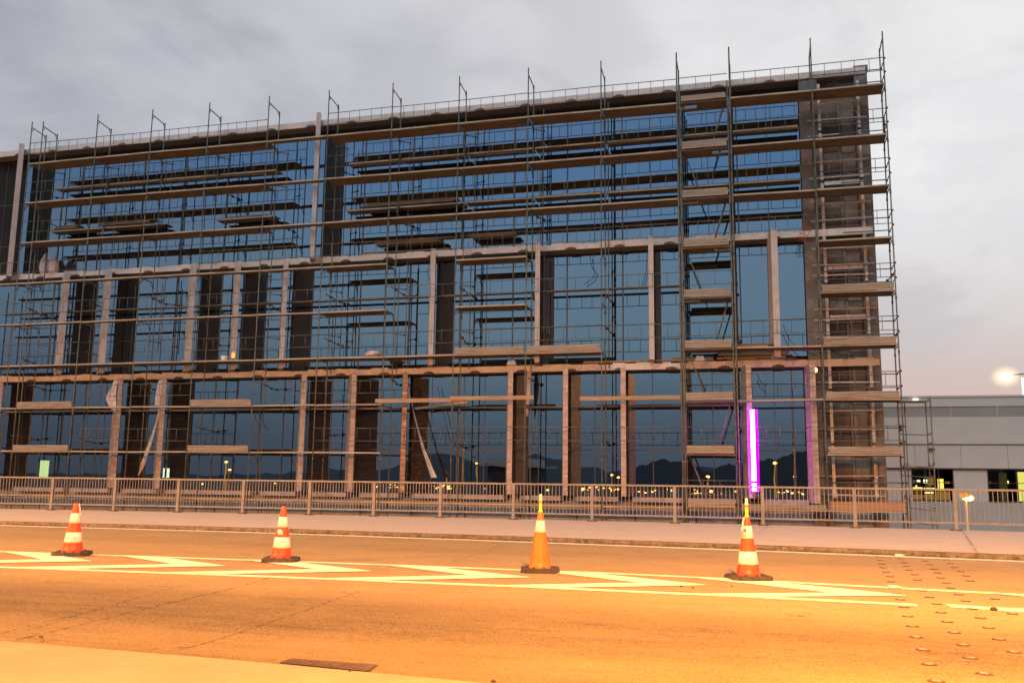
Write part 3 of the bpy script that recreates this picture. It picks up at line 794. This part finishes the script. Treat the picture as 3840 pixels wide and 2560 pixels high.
for k in (4, 3):
    bays(left, LN, k, 'narrow'); bays(mid, [(5, 6)], k, 'narrow')
    bays(mid, [(6, 7), (8, 9)], k, 'wide'); bays(mid, [(7, 8), (9, 10), (10, 11)], k, None)
    bays(rgt, [(12, 13)], k, None); bays(rgt, [(13, 14)], k, 'wide', True, k == 3)
bays(left, LN, 2, 'wide'); bays(mid, [(5, 6), (6, 7), (7, 8)], 2, 'wide', True)
bays(mid, [(8, 9), (9, 10)], 2, 'wide', True, True); bays(mid, [(10, 11)], 2, None)
bays(rgt, [(12, 13)], 2, 'wide'); bays(rgt, [(13, 14)], 2, 'wide', True, True)
for k in (1, 0):
    bays(left, [(-1, 1)], k, 'narrow'); bays(left, [(1, 2), (4, 5)], k, 'wide', False, True); bays(left, [(2, 3), (3, 4)], k, 'narrow')
    bays(mid, [(5, 6), (6, 7)], k, 'narrow'); bays(mid, [(7, 8), (8, 9), (9, 10), (10, 11)], k, None, k == 0)
    bays(rgt, [(12, 13)], k, 'narrow' if k == 1 else None); bays(rgt, [(13, 14)], k, 'wide', True, True)
bays(left, LN, -1, 'wide', False); bays(mid, [(5, 6)]+MBY, -1, 'wide', False); bays(rgt, RB, -1, 'wide', False)
toe(rgt, P[13], P[14], -1, .30, MT['toeo']); toe(rgt, P[12], P[13], -1, .16)
for k in range(-1, 8):
    x0, x1 = P[11]+.1, P[12]-.1; z = DZ(k)
    s_ = MB(); w_ = (YI-YO-.06)/3
    for i in range(3):
        a = YO+.03+i*w_
        xa, xb = x0, x1
        if i == 1: xa, xb = (x0+.65, x1) if k % 2 else (x0, x1-.65)
        s_.box(xa, xb, a, a+w_-.012, z-.06, z)
    s_.build('deck', MT['plank'], tow); toe(tow, x0, x1, k, .30 if k < 7 else .22); guard(tow, x0, x1, k)
    if k < 7:
        la = Vector((x0+.25, YO+.5, z)) if k % 2 else Vector((x1-.2, YO+.5, z)); lb_ = Vector((x0+1.0, YO+.5, z+1.95)) if not k % 2 else Vector((x1-1.0, YO+.5, z+1.95))
        if k % 2 == 0: la, lb_ = Vector((x1-.75, YO+.5, z)), Vector((x1-.15, YO+.5, z+1.95))
        else: la, lb_ = Vector((x0+.85, YO+.5, z)), Vector((x0+.15, YO+.5, z+1.95))
        s_ = MB()
        for q in (-.17, .17): s_.tube(la+Vector((0, q, 0)), lb_+Vector((0, q, 0)), .02, 6)
        for i in range(7):
            c = la.lerp(lb_, (i+.5)/7); s_.tube(c+Vector((0, -.17, 0)), c+Vector((0, .17, 0)), .012, 5)
        s_.build('ladder', MT['tube'], tow)
# end returns on the right
for k in range(-1, 8):
    for h in (.45, 1.0):
        s_ = MB().tube((P[14]+.03, YO, DZ(k)+h), (P[14]+.03, YI, DZ(k)+h), .020, 6)
        s_.sphere((P[14]+.03, YO, DZ(k)+h), .045, 6, 4); s_.sphere((P[14]+.03, YI, DZ(k)+h), .045, 6, 4)
        s_.build('end_rail', MT['coup'], rgt)
    ledger(rgt, P[13], P[14], DZ(k)+1.0); 
    if k > 0: ledger(rgt, P[13]+1.0, P[14], DZ(k)+.5)
def inner_platform(par, x0, x1, z):
    s_ = MB(); t = random.uniform(-.015, .015)
    for y0, y1 in ((36.40, 36.66), (36.68, 36.94)):
        s_.hexa([(x0, y0, z-.05+t), (x1, y0, z-.05-t), (x1, y1, z-.05-t), (x0, y1, z-.05+t), (x0, y0, z+t), (x1, y0, z-t), (x1, y1, z-t), (x0, y1, z+t)], 0)
    s_.box(x0+.02, x1-.02, 36.37, 36.397, z-.045, z+.02, 1)
    s_.build('inner_platform', [MT['plank'], MT['lip']], par)
for z, sk in ((15.5, ()), (13.3, (3,))):
    for i in (1, 2, 3, 4, 6, 7, 8, 9, 10, 11, 12):
        if i in sk: continue
        x0, x1 = P[i]+.04, P[i+1]-.04
        if i == 6: x0 += .5
        if i == 12: x1 = 1.85
        inner_platform(left if i < 5 else (mid if i < 11 else (tow if i == 11 else rgt)), x0, x1, z)
for x0, x1, z in ((-17.0, -12.4, 13.42), (-12.0, -9.6, 11.72), (-31.0, -27.6, 13.42), (-16.4, -13.0, 11.62), (-24.1, -21.5, 13.25), (-33.5, -32.0, 13.4)):
    s_ = MB()
    for q in range(3): s_.box(x0+random.uniform(0, .4), x1-random.uniform(0, .4), 36.42+.02*q, 36.9, z+.06*q, z+.06*q+.05)
    s_.build('inner_platform', MT['plank'], left if x0 < -20 else mid)
# inner plank lines
for (x0, x1) in ((-36, -30.3), (-30.2, -24.2), (-24.1, -18.1), (-18, -13.7), (-13.0, -9.0), (-8.4, -5.9), (-5.8, -4.2), (-3.8, -2.9)):
    MB().box(x0, x1, 36.42, 36.70, 9.19, 9.24).build('inner_plank', MT['plank'], mid if x0 > -18.1 else left)
for (x0, x1) in ((-36, -29), (-28.9, -20), (-19.9, -14.8), (-14.2, -10.1), (-9.6, -7.7), (-7.3, -5.4), (-5.0, -2.9), (-2.7, -.6)):
    MB().box(x0, x1, 36.42, 36.72, 4.36, 4.42).build('inner_plank', MT['plank'], mid if x0 > -18.1 else left)
# lighter timber planks tied to the outer poles
def plankthing(x0, x1, z, label, y=YO-.06, tilt=0, w=.16, t=.05):
    s_ = MB().hexa([(x0, y-t, z-w/2), (x1, y-t, z-w/2+tilt), (x1, y, z-w/2+tilt), (x0, y, z-w/2), (x0, y-t, z+w/2), (x1, y-t, z+w/2+tilt), (x1, y, z+w/2+tilt), (x0, y, z+w/2)])
    s_.build('timber_plank', MT['wood'], label=label, cat='plank')
plankthing(-15.4, -11.5, 4.60, 'long pale timber plank tied low across the scaffold, leftmost of the three')
plankthing(-12.1, -8.6, 4.66, 'pale timber plank across the lower scaffold, middle one of the three', y=YO-.12)
plankthing(-6.75, -2.85, 4.60, 'long pale timber plank tied across the poles left of the stair tower')
plankthing(-14.0, -11.7, 4.35, 'short dark plank leaning slightly behind the pale timber planks', y=YI, tilt=.25, w=.08)

# small low scaffold at the far right
sm = thing('small_scaffold', 'low narrow scaffold standing beyond the right end, in front of the grey hall', 'scaffold', (0, 0, 0))
for x, y, z1 in ((5.95, YO+.1, 4.55), (5.95, YI+.1, 4.5), (5.25, YI+.25, 4.4), (5.3, YI+.6, 4.4)): standard(sm, x, y, -6, z1, .022)
for z in (4.45, 3.25, 2.9, 2.1, 1.75, .6, .1, -.35):
    s_ = MB().tube((5.02, YI+.1, z), (5.95, YO+.1, z-.08), .018, 6); s_.tube((5.95, YO+.1, z), (5.95, YI+.1, z), .018, 6); s_.build('ledger', MT['tube'], sm)
MB().box(5.05, 5.92, YI-.4, YI+.1, 4.40, 4.45).build('deck', MT['plank'], sm)
MB().box(5.05, 5.92, YI-.4, YI+.1, 2.02, 2.08).build('deck', MT['plank'], sm)
MB().box(5.05, 5.92, YI-.4, YI+.1, .98, 1.04).build('deck', MT['plank'], sm)

# ------------------------------------------------------------------ violet light
vl = thing('wall_light', 'glowing violet vertical light bar fixed to the fin beside the stair tower', 'light', (-.225, 35.62, 0))
VG = halo_mat('violet_halo_shell', (.82, 0, 1), 2.4, 1.6)
def vbar(z0, z1, nm):
    h_ = MB().lathe([(.02, z0-.05), (.21, z0-.03), (.21, z1+.03), (.02, z1+.05)], 40).build(nm, VG, vl)  # added shell that imitates the glowing halo round the tube
    MB().box(-.10, .10, .02, .06, z0-.03, z1+.03).build('housing', MT['magenta'], h_)  # added box, not a real housing, glows magenta to fill in the halo
    s_ = MB(); 
    for i in range(1): s_.tube((0, -.16, z0), (0, -.16, z1), .085, 14)
    s_.build('tube', MT['violet'], h_)
vbar(1.48, 4.12, 'violet_halo'); vbar(1.12, 1.40, 'violet_halo')
MB().box(-.05, .05, .0, .05, .85, 1.07).build('bracket', MT['coup'], vl)

# ------------------------------------------------------------------ things on the ledges
def blob(name, loc, sc, mt, label, cat, n=(12, 8), jit=.15, neck=False):
    s_ = MB().sphere((0, 0, 0), 1, n[0], n[1])
    for k in range(len(s_.v)):
        v = Vector(s_.v[k]); q = 1+jit*math.sin(v.x*5+loc[0])*math.cos(v.z*6+v.y*4)
        if neck and v.z > .3: q *= 1-.75*(v.z-.3)
        s_.v[k] = (v.x*q*sc[0], v.y*q*sc[1], v.z*sc[2]*(1.25 if neck and v.z > .3 else 1))
    o = s_.build(name, mt, label=label, cat=cat); o.location = loc; return o
p = atY(166, 995, 36.62); blob('sack', (p.x, p.y, 11.62), (.24, .2, .50), MT['sack'], 'tall thin white sack on the upper beam, left of a fatter one', 'sack', neck=True)
p = atY(200, 1000, 36.62); blob('sack', (p.x, p.y, 11.56), (.30, .22, .48), MT['sack'], 'fat white sack on the upper beam, right of a thinner one', 'sack', neck=True)
p = atY(1412, 1372, 36.2); blob('rubble_bag', (p.x, 35.8, 6.66), (.36, .25, .16), MT['sheet'], 'crumpled white rubble bag lying on the middle deck', 'bag', jit=.3)
p = atY(1385, 1370, 36.2)
s_ = MB().lathe([(.13, 0), (.16, .24), (.15, .24), (.12, .02), (.0001, .02)], 16); q = atY(838, 1385, 35.7)
o = s_.build('bucket', MT['white'], label='white bucket standing on the middle deck at the left', cat='bucket'); o.location = (q.x, 35.7, DZ(2)+.01)
q = atY(877, 1370, 36.0)
lg = thing('work_lamp', 'small glowing amber work lamp on the middle deck near the bucket', 'lamp', (q.x, 35.9, DZ(2)))
MB().lathe([(.06, .0), (.06, .14), (.03, .16)], 10).build('base', MT['coup'], lg); MB().sphere((0, 0, .30), .10, 10, 8, (.8, .8, 1.4)).build('glass', emis('amber', (1, .42, .10), 1.6), lg)
q = atY(3056, 1388, 36.0)
lg = thing('wall_lamp', 'small amber lamp fixed at the top of the rightmost lower fin', 'lamp', (q.x, 36.0, q.z))
MB().box(-.10, .10, .0, .06, -.12, .16).build('housing', MT['coup'], lg); MB().sphere((0, -.04, 0), .085, 10, 8, (1, .7, 1.2)).build('glass', emis('amber_bright', (1, .55, .15), 7), lg)
# timber and debris stacks on the lower beam at right
def stack(x0, x1, y, z, n, label, h=.07, dx=.25):
    t = thing('timber_stack', label, 'timber', ((x0+x1)/2, y, z))
    c = (x0+x1)/2
    for i in range(n):
        a = random.uniform(-dx, dx)
        s_ = MB().box(x0-c+a, x1-c+a, -.2, .2, i*h, i*h+h-.012); s_.build('board', MT['wood'] if i % 2 else MT['plank'], t)
stack(-1.3, 1.3, 36.72, 6.15, 5, 'loose stack of dark boards on the beam, behind the rightmost upper fin')
stack(-1.9, .4, 35.95, DZ(2)+.0, 3, 'low pile of boards on the middle deck right of the stair tower')
stack(-6.9, -2.9, 36.80, 6.16, 2, 'long thin boards lying on the beam left of the stair tower', .05, .1)
stack(-3.2, -1.6, 36.85, 6.16, 3, 'short boards on the beam behind the stair tower', .06, .1)
stack(-16.8, -12.8, 36.75, 11.28, 1, 'thin rusty board lying on the upper beam right of the pink fin', .08, .0)
for px_, py_, lb in ((1918, 1352, 'small concrete lump on the beam, above the long toe boards'), (2625, 1350, 'concrete lump with sloping sides on the beam inside the stair tower')):
    q = atY(px_, py_, 36.62); s_ = MB().hexa([(-.2, -.12, 0), (.2, -.12, 0), (.2, .12, 0), (-.2, .12, 0), (-.13, -.08, .2), (.13, -.08, .2), (.13, .08, .2), (-.13, .08, .2)])
    o = s_.build('concrete_block', MT['beam'], label=lb, cat='block'); o.location = (q.x, 36.68, 6.17)
# hanging and leaning things
def cloth(name, pts, w, mt, label, cat='sheet'):
    s_ = MB(); n = len(pts)
    for i in range(n-1):
        (x0, y0, z0), (x1, y1, z1) = pts[i], pts[i+1]; w0 = w[i]; w1 = w[i+1]; m__ = 5
        for j in range(m__):
            t0, t1 = j/m__, (j+1)/m__; f = lambda t, k: .05*math.sin(t*9+k*1.7)
            s_.face([(x0+(t0-.5)*w0, y0+f(t0, i), z0), (x0+(t1-.5)*w0, y0+f(t1, i), z0), (x1+(t1-.5)*w1, y1+f(t1, i+1), z1), (x1+(t0-.5)*w1, y1+f(t0, i+1), z1)], smooth=True)
    return s_.build(name, mt, label=label, cat=cat)
def pxpath(l, y): return [tuple(atY(a, b, y)) for a, b in l]
cloth('plastic_sheet', pxpath([(436, 1425), (428, 1450), (418, 1480), (416, 1500), (424, 1530), (432, 1545)], 36.0), [.25, .35, .5, .45, .35, .15], MT['sheet'], 'pale torn plastic wrap bulging left of the leftmost lower wrapped fin')
cloth('plastic_sheet', pxpath([(602, 1425), (598, 1450), (592, 1490), (590, 1520)], 36.0), [.2, .3, .3, .2], MT['sheet'], 'pale torn plastic wrap hanging from the second lower wrapped fin')
cloth('plastic_sheet', pxpath([(1983, 1390), (1982, 1440), (1980, 1490), (1976, 1560)], 36.5), [.16, .20, .16, .06], MT['sheet'], 'narrow translucent plastic strip hanging under the middle beam')
cloth('plastic_strip', pxpath([(1528, 1440), (1548, 1530), (1568, 1610), (1590, 1690), (1612, 1750), (1628, 1790)], 36.35), [.05, .05, .07, .10, .22, .3], MT['sheet'], 'long pale strip hanging diagonally from a fin to the ledge', 'strip')
cloth('leaning_board', pxpath([(600, 1535), (582, 1600), (560, 1670), (535, 1740), (520, 1780)], 36.2), [.14, .16, .18, .16, .08], MT['beam'], 'long pale board leaning diagonally between the two left wrapped fins', 'board')
cloth('red_netting', pxpath([(3030, 835), (3020, 860), (3015, 880), (3008, 905)], 35.9), [.12, .42, .5, .3], MT['red'], 'small torn red netting caught on the scaffold at the upper beam', 'netting')
def cabl(pts, y, label, r=.014):
    MB().path(pxpath(pts, y), r, 5).build('cable', MT['cable'], label=label, cat='cable')
cabl([(2213, 960), (2219, 1000), (2232, 1020), (2222, 1045), (2190, 1066)], 36.9, 'dark cable looping in the pane left of the centre poles')
cabl([(2427, 950), (2424, 1010), (2415, 1050), (2405, 1075)], 36.9, 'dark cable hanging beside the fin left of the stair tower')
cabl([(1242, 1010), (1235, 1060), (1220, 1090)], 36.9, 'thin dark cable hanging right of the fins at the second storey')
cabl([(1600, 1010), (1612, 1060), (1630, 1100), (1642, 1120)], 36.9, 'thin dark cable hanging beside the middle second storey fin')
cabl([(960, 1540), (958, 1570), (975, 1600), (985, 1605)], 36.9, 'short dark cable hanging in the third bay of the lower storey')
cabl([(1640, 1450), (1660, 1530), (1690, 1660), (1700, 1680)], 36.9, 'long dark cable hanging straight down right of the wrapped slab')
cabl([(2838, 1400), (2852, 1430), (2870, 1448)], 36.0, 'thin cable running off the fin above the violet light')
cabl([(3066, 1120+145), (3110, 1310), (3150, 1330), (3200, 1335)], 36.3, 'pale hose hanging from the right fin across the dark wall', .02)
cabl([(2935, 1215), (2958, 1270), (2998, 1310), (3060, 1330)], 36.3, 'thin dark hose sagging from the rightmost upper fin', .012)

# ------------------------------------------------------------------ grey hall at right
YH = 58.0
hl = thing('industrial_hall', 'long grey corrugated hall with lit windows behind the scaffold at right', 'building', (0, 0, 0))
H0, H1 = 5.0, 60.0
for z0, z1, mt, dy, nm in ((6.02, 6.55, 'clad', 0, 'cladding'), (5.41, 6.02, 'cladband', .05, 'cladding_band'), (4.16, 5.41, 'clad', 0, 'cladding'), (3.85, 4.16, 'cladband', -.02, 'cladding_band'), (2.47, 3.83, 'cladflat', .03, 'wall_panel')):
    MB().box(H0, H1, YH+dy, YH+4, z0, z1).build(nm, MT[mt] if nm != 'cladding_band' or z0 > 5 else MT['cladflat'], hl)
MB().box(H0, H1, YH-.06, YH+4, 6.55, 6.66).build('roof_trim', MT['cladflat'], hl)
MB().box(H0, H1, YH-.05, YH+.2, 3.83, 3.85).build('joint', MT['winframe'], hl)
for k in range(22): MB().box(H0+.9+2.45*k, H0+.94+2.45*k, YH+.03, YH+.05, 5.42, 6.01).build('band_seam', MT['cladflat'], hl)
wn = [(8.52, 10.78), (12.55, 14.85), (16.6, 18.9), (20.6, 22.9)]
xs = [H0]+[q for a in wn for q in a]+[H1]
for i in range(0, len(xs), 2): MB().box(xs[i], xs[i+1], YH+.12, YH+4, .58, 2.47).build('wall_panel', MT['cladflat'], hl)
MB().box(H0, H1, YH+.13, YH+4, -6, .58).build('lower_wall', MT['cladblue'], hl)
MB().box(H0, H1, YH-.02, YH+.3, 2.40, 2.466).build('soffit_shade_strip', MT['winframe'], hl)  # dark strip standing in for the shade line above the windows
for k in range(22): MB().box(H0+1.3+2.45*k, H0+1.33+2.45*k, YH+.018, YH+.029, 2.48, 3.82).build('panel_seam', MT['cladband'], hl)
for wi, (a, b) in enumerate(wn):
    w = MB()
    for q in (a, a+(b-a)*.32, a+(b-a)*.64, b-.05): w.box(q, q+.05, YH+.10, YH+.16, .58, 2.40)
    w.box(a, b, YH+.10, YH+.16, .58, .64); w.box(a+.05, b-.05, YH+.11, YH+.15, 1.62, 1.66)
    fr = w.build('window', MT['winframe'], hl)
    # lit room behind the frame
    rm = MB()
    rm.box(a, b, YH+3.4, YH+3.5, .58, 2.4); rm.box(a-.1, a, YH+.2, YH+3.5, .58, 2.4); rm.box(b, b+.1, YH+.2, YH+3.5, .58, 2.4)
    rm.box(a, b, YH+.2, YH+3.5, .50, .58)
    rm.box(a-.1, b+.1, YH+.2, YH+3.5, 2.4, 2.5); rm.build('room', MT['winglass'], fr)
    if wi == 0:
        L_ = MB(); L2 = MB(); L3 = MB(); L4 = MB()
        W_ = b-a; H_ = 1.82; yy = YH+1.2
        def bx_(m__, u0, u1, v0, v1): m__.box(a+u0*W_, a+u1*W_, yy, yy+.05, .58+v0*H_, .58+v1*H_)
        bx_(L2, .08, .32, .35, .42); bx_(L2, .36, .62, .35, .41); bx_(L2, .38, .58, .23, .28); bx_(L2, .70, .86, .33, .37)
        bx_(L_, .70, .84, .38, .70); bx_(L_, .02, .06, .55, .95); bx_(L4, .20, .28, .58, .66); bx_(L4, .36, .45, .56, .68); bx_(L_, .16, .20, .44, .49)
        bx_(L3, .46, .60, .50, .72); bx_(L3, .62, .98, .03, .30); bx_(L3, .05, .30, .03, .20); bx_(L3, .36, .60, .03, .20); bx_(L3, .88, .99, .55, .62)
        L_.build('lit_fitting', MT['yel'], fr); L2.build('lit_fitting', MT['yelhot'], fr); L3.build('lit_fitting', MT['yeldim'], fr); L4.build('lit_fitting', MT['whitel'], fr)
    else:
        W_ = b-a
        MB().box(a+.80*W_, b-.02, YH+1.2, YH+1.25, .60, 2.3).build('lit_fitting', MT['yel'] if wi > 1 else emis('yellow_pane', (.85, .80, .16), .95), fr)
        MB().box(a+.56*W_, a+.585*W_, YH+1.2, YH+1.25, 1.62, 1.78).build('lit_fitting', MT['yelhot'], fr)
q = atY(3493, 1683, YH)
MB().box(q.x-.16, q.x+.16, YH-.14, YH, q.z-.07, q.z+.05).build('wall_fitting', MT['coup'], hl)
q = atY(3432, 1498, YH)
MB().box(q.x-.14, q.x+.14, YH-.2, YH-.06, q.z-.09, q.z+.05).build('roof_fitting', MT['floodpost'], hl)

# ------------------------------------------------------------------ lamps in front
q = atY(3627, 1866, 45); b_ = atY(3620, 1990, 45)
lm = thing('street_lamp', 'small orange street lamp just beyond the railing at right', 'street lamp', (q.x, 45, -6))
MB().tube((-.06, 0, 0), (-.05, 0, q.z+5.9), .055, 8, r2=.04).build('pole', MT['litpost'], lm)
s_ = MB().sphere((.04, 0, q.z+6), .25, 14, 8, (1, .8, .55)); s_.build('lantern', emis('sodium_lantern', (1, .60, .18), 6), lm)
MB().sphere((-.08, 0, q.z+6.09), .25, 14, 6, (1.1, .8, .5)).build('hood', emis('hot_hood', (1, .36, .05), 1.0), lm)
q = atY(3772, 1412, 75); t_ = atY(3838, 1405, 75)
lm = thing('floodlight_mast', 'bright white floodlight on a tall mast above the hall roof at right', 'floodlight', (t_.x, 75, -6))
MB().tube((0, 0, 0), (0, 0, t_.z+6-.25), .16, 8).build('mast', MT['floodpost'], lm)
MB().tube((q.x-t_.x, 0, t_.z+6-.02), (0, 0, t_.z+6+.06), .07, 6).build('arm', MT['tube'], lm)
MB().sphere((q.x-t_.x, 0, q.z+6), .42, 16, 10, (1, .8, .62)).build('lamp_head', MT['flood'], lm)
MB().sphere((q.x-t_.x, 0, q.z+6), 1.25, 28, 18, (1, 1, .85)).build('flood_halo', halo_mat('flood_halo', (1, .84, .58), 1.25, 5.5), lm)  # added glow shell in place of bloom around the lamp head

# ------------------------------------------------------------------ road lamps along the near side (behind the camera)
def roadlamp(x, y, label, power):
    t = thing('street_lamp', label, 'street lamp', (x, y, 0), 'tall sodium street lamps along the near side of the road')
    MB().tube((0, 0, 0), (0, 0, 10.6), .11, 10, r2=.06).build('pole', MT['post'], t)
    MB().path([(0, 0, 10.5), (0, .5, 11.0), (0, 1.6, 11.25)], .045, 6).build('arm', MT['post'], t)
    MB().box(-.16, .16, 1.5, 2.2, 11.22, 11.36).build('hood', MT['post'], t)
    MB().box(-.13, .13, 1.58, 2.12, 11.185, 11.215).build('lamp', MT['warm'], t)
    for yw in (-40, 40):
        l = bpy.data.lights.new('sodium_light', 'SPOT'); l.energy = power; l.color = (1, .34, .04); l.spot_size = R(108); l.spot_blend = 1; l.shadow_soft_size = .22
        lo = bpy.data.objects.new('sodium_light', l); COL.objects.link(lo); lo.location = (0, 1.85, 11.10); lo.parent = t
        lo.rotation_euler = (R(43), 0, R(yw))
PW = 67000
roadlamp(2.6, -1.6, 'tall sodium lamp whose orange post is mirrored right of the violet light', PW*.76)
roadlamp(-24.8, -1.6, 'tall sodium lamp whose orange post is mirrored in the middle of the lower storey', PW*1.12)
roadlamp(30.0, -1.6, 'tall sodium lamp far along the road to the right', PW*1.1)
roadlamp(-52.2, -1.6, 'tall sodium lamp far along the road to the left', PW)

# ------------------------------------------------------------------ mirrored surroundings behind the camera
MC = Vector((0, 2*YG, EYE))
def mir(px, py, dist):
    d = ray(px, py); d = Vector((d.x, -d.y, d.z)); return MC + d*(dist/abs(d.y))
def ridge(name, prof, dist, mt):
    s_ = MB(); n = 160; ps = []
    for i in range(n+1):
        px = prof[0][0]+(prof[-1][0]-prof[0][0])*i/n
        py = lerp_tab(prof, px) + (4*math.sin(px*.05)+3*math.sin(px*.13+1)+2*math.sin(px*.31))
        ps.append(mir(px, py, dist))
    for a, b in zip(ps, ps[1:]): s_.face([(a.x, a.y, -30), (b.x, b.y, -30), tuple(b), tuple(a)])
    s_.build(name, mt, kind='structure')
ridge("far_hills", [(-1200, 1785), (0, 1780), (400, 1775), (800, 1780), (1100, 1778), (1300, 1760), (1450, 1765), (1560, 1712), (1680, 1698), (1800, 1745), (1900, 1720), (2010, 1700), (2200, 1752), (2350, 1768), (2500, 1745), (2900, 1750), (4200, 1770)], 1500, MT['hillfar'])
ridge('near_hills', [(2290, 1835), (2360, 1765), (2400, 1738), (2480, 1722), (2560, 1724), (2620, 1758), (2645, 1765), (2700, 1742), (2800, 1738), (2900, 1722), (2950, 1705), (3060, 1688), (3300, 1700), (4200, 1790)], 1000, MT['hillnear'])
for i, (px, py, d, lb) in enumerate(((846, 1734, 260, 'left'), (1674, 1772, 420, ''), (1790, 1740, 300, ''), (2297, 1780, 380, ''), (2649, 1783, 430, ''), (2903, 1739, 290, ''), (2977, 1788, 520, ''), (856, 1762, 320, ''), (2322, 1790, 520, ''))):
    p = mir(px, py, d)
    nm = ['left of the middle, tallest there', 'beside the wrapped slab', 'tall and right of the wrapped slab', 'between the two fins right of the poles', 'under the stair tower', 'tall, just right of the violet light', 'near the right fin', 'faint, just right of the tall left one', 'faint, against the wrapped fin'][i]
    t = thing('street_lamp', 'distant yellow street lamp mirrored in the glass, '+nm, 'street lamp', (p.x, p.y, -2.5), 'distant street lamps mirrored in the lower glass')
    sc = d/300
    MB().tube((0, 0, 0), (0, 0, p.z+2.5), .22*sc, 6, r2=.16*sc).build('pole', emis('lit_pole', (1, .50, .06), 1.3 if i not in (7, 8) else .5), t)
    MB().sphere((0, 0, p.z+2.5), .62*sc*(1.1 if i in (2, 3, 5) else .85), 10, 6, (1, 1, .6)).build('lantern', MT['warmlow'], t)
# rows of tiny far lights, uncountable
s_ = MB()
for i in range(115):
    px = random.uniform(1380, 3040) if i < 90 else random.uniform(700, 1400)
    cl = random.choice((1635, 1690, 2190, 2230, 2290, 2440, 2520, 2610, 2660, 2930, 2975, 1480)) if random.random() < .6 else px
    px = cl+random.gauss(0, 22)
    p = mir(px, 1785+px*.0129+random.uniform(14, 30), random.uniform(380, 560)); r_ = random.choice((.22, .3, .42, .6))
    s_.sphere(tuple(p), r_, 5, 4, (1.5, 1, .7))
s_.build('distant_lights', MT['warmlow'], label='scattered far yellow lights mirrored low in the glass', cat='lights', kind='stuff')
# flat-roofed pavilion with wide eaves
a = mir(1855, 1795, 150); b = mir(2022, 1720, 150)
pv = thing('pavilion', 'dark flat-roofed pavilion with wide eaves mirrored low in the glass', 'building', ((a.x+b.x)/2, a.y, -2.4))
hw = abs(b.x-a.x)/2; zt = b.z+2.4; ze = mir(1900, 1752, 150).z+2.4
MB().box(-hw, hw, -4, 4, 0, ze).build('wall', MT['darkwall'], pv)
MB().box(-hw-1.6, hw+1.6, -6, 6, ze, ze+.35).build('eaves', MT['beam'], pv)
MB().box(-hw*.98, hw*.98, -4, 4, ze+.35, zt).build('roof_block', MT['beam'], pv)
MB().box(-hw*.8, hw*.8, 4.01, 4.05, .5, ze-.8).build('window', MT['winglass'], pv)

# ------------------------------------------------------------------ render settings
S.view_settings.view_transform = 'Standard'; S.view_settings.look = 'None'
S.view_settings.exposure = 0; S.view_settings.gamma = 1
S.render.engine = 'CYCLES'
S.cycles.use_denoising = True
S.cycles.max_bounces = 8; S.cycles.glossy_bounces = 4; S.cycles.transparent_max_bounces = 8
S.cycles.sample_clamp_indirect = 6
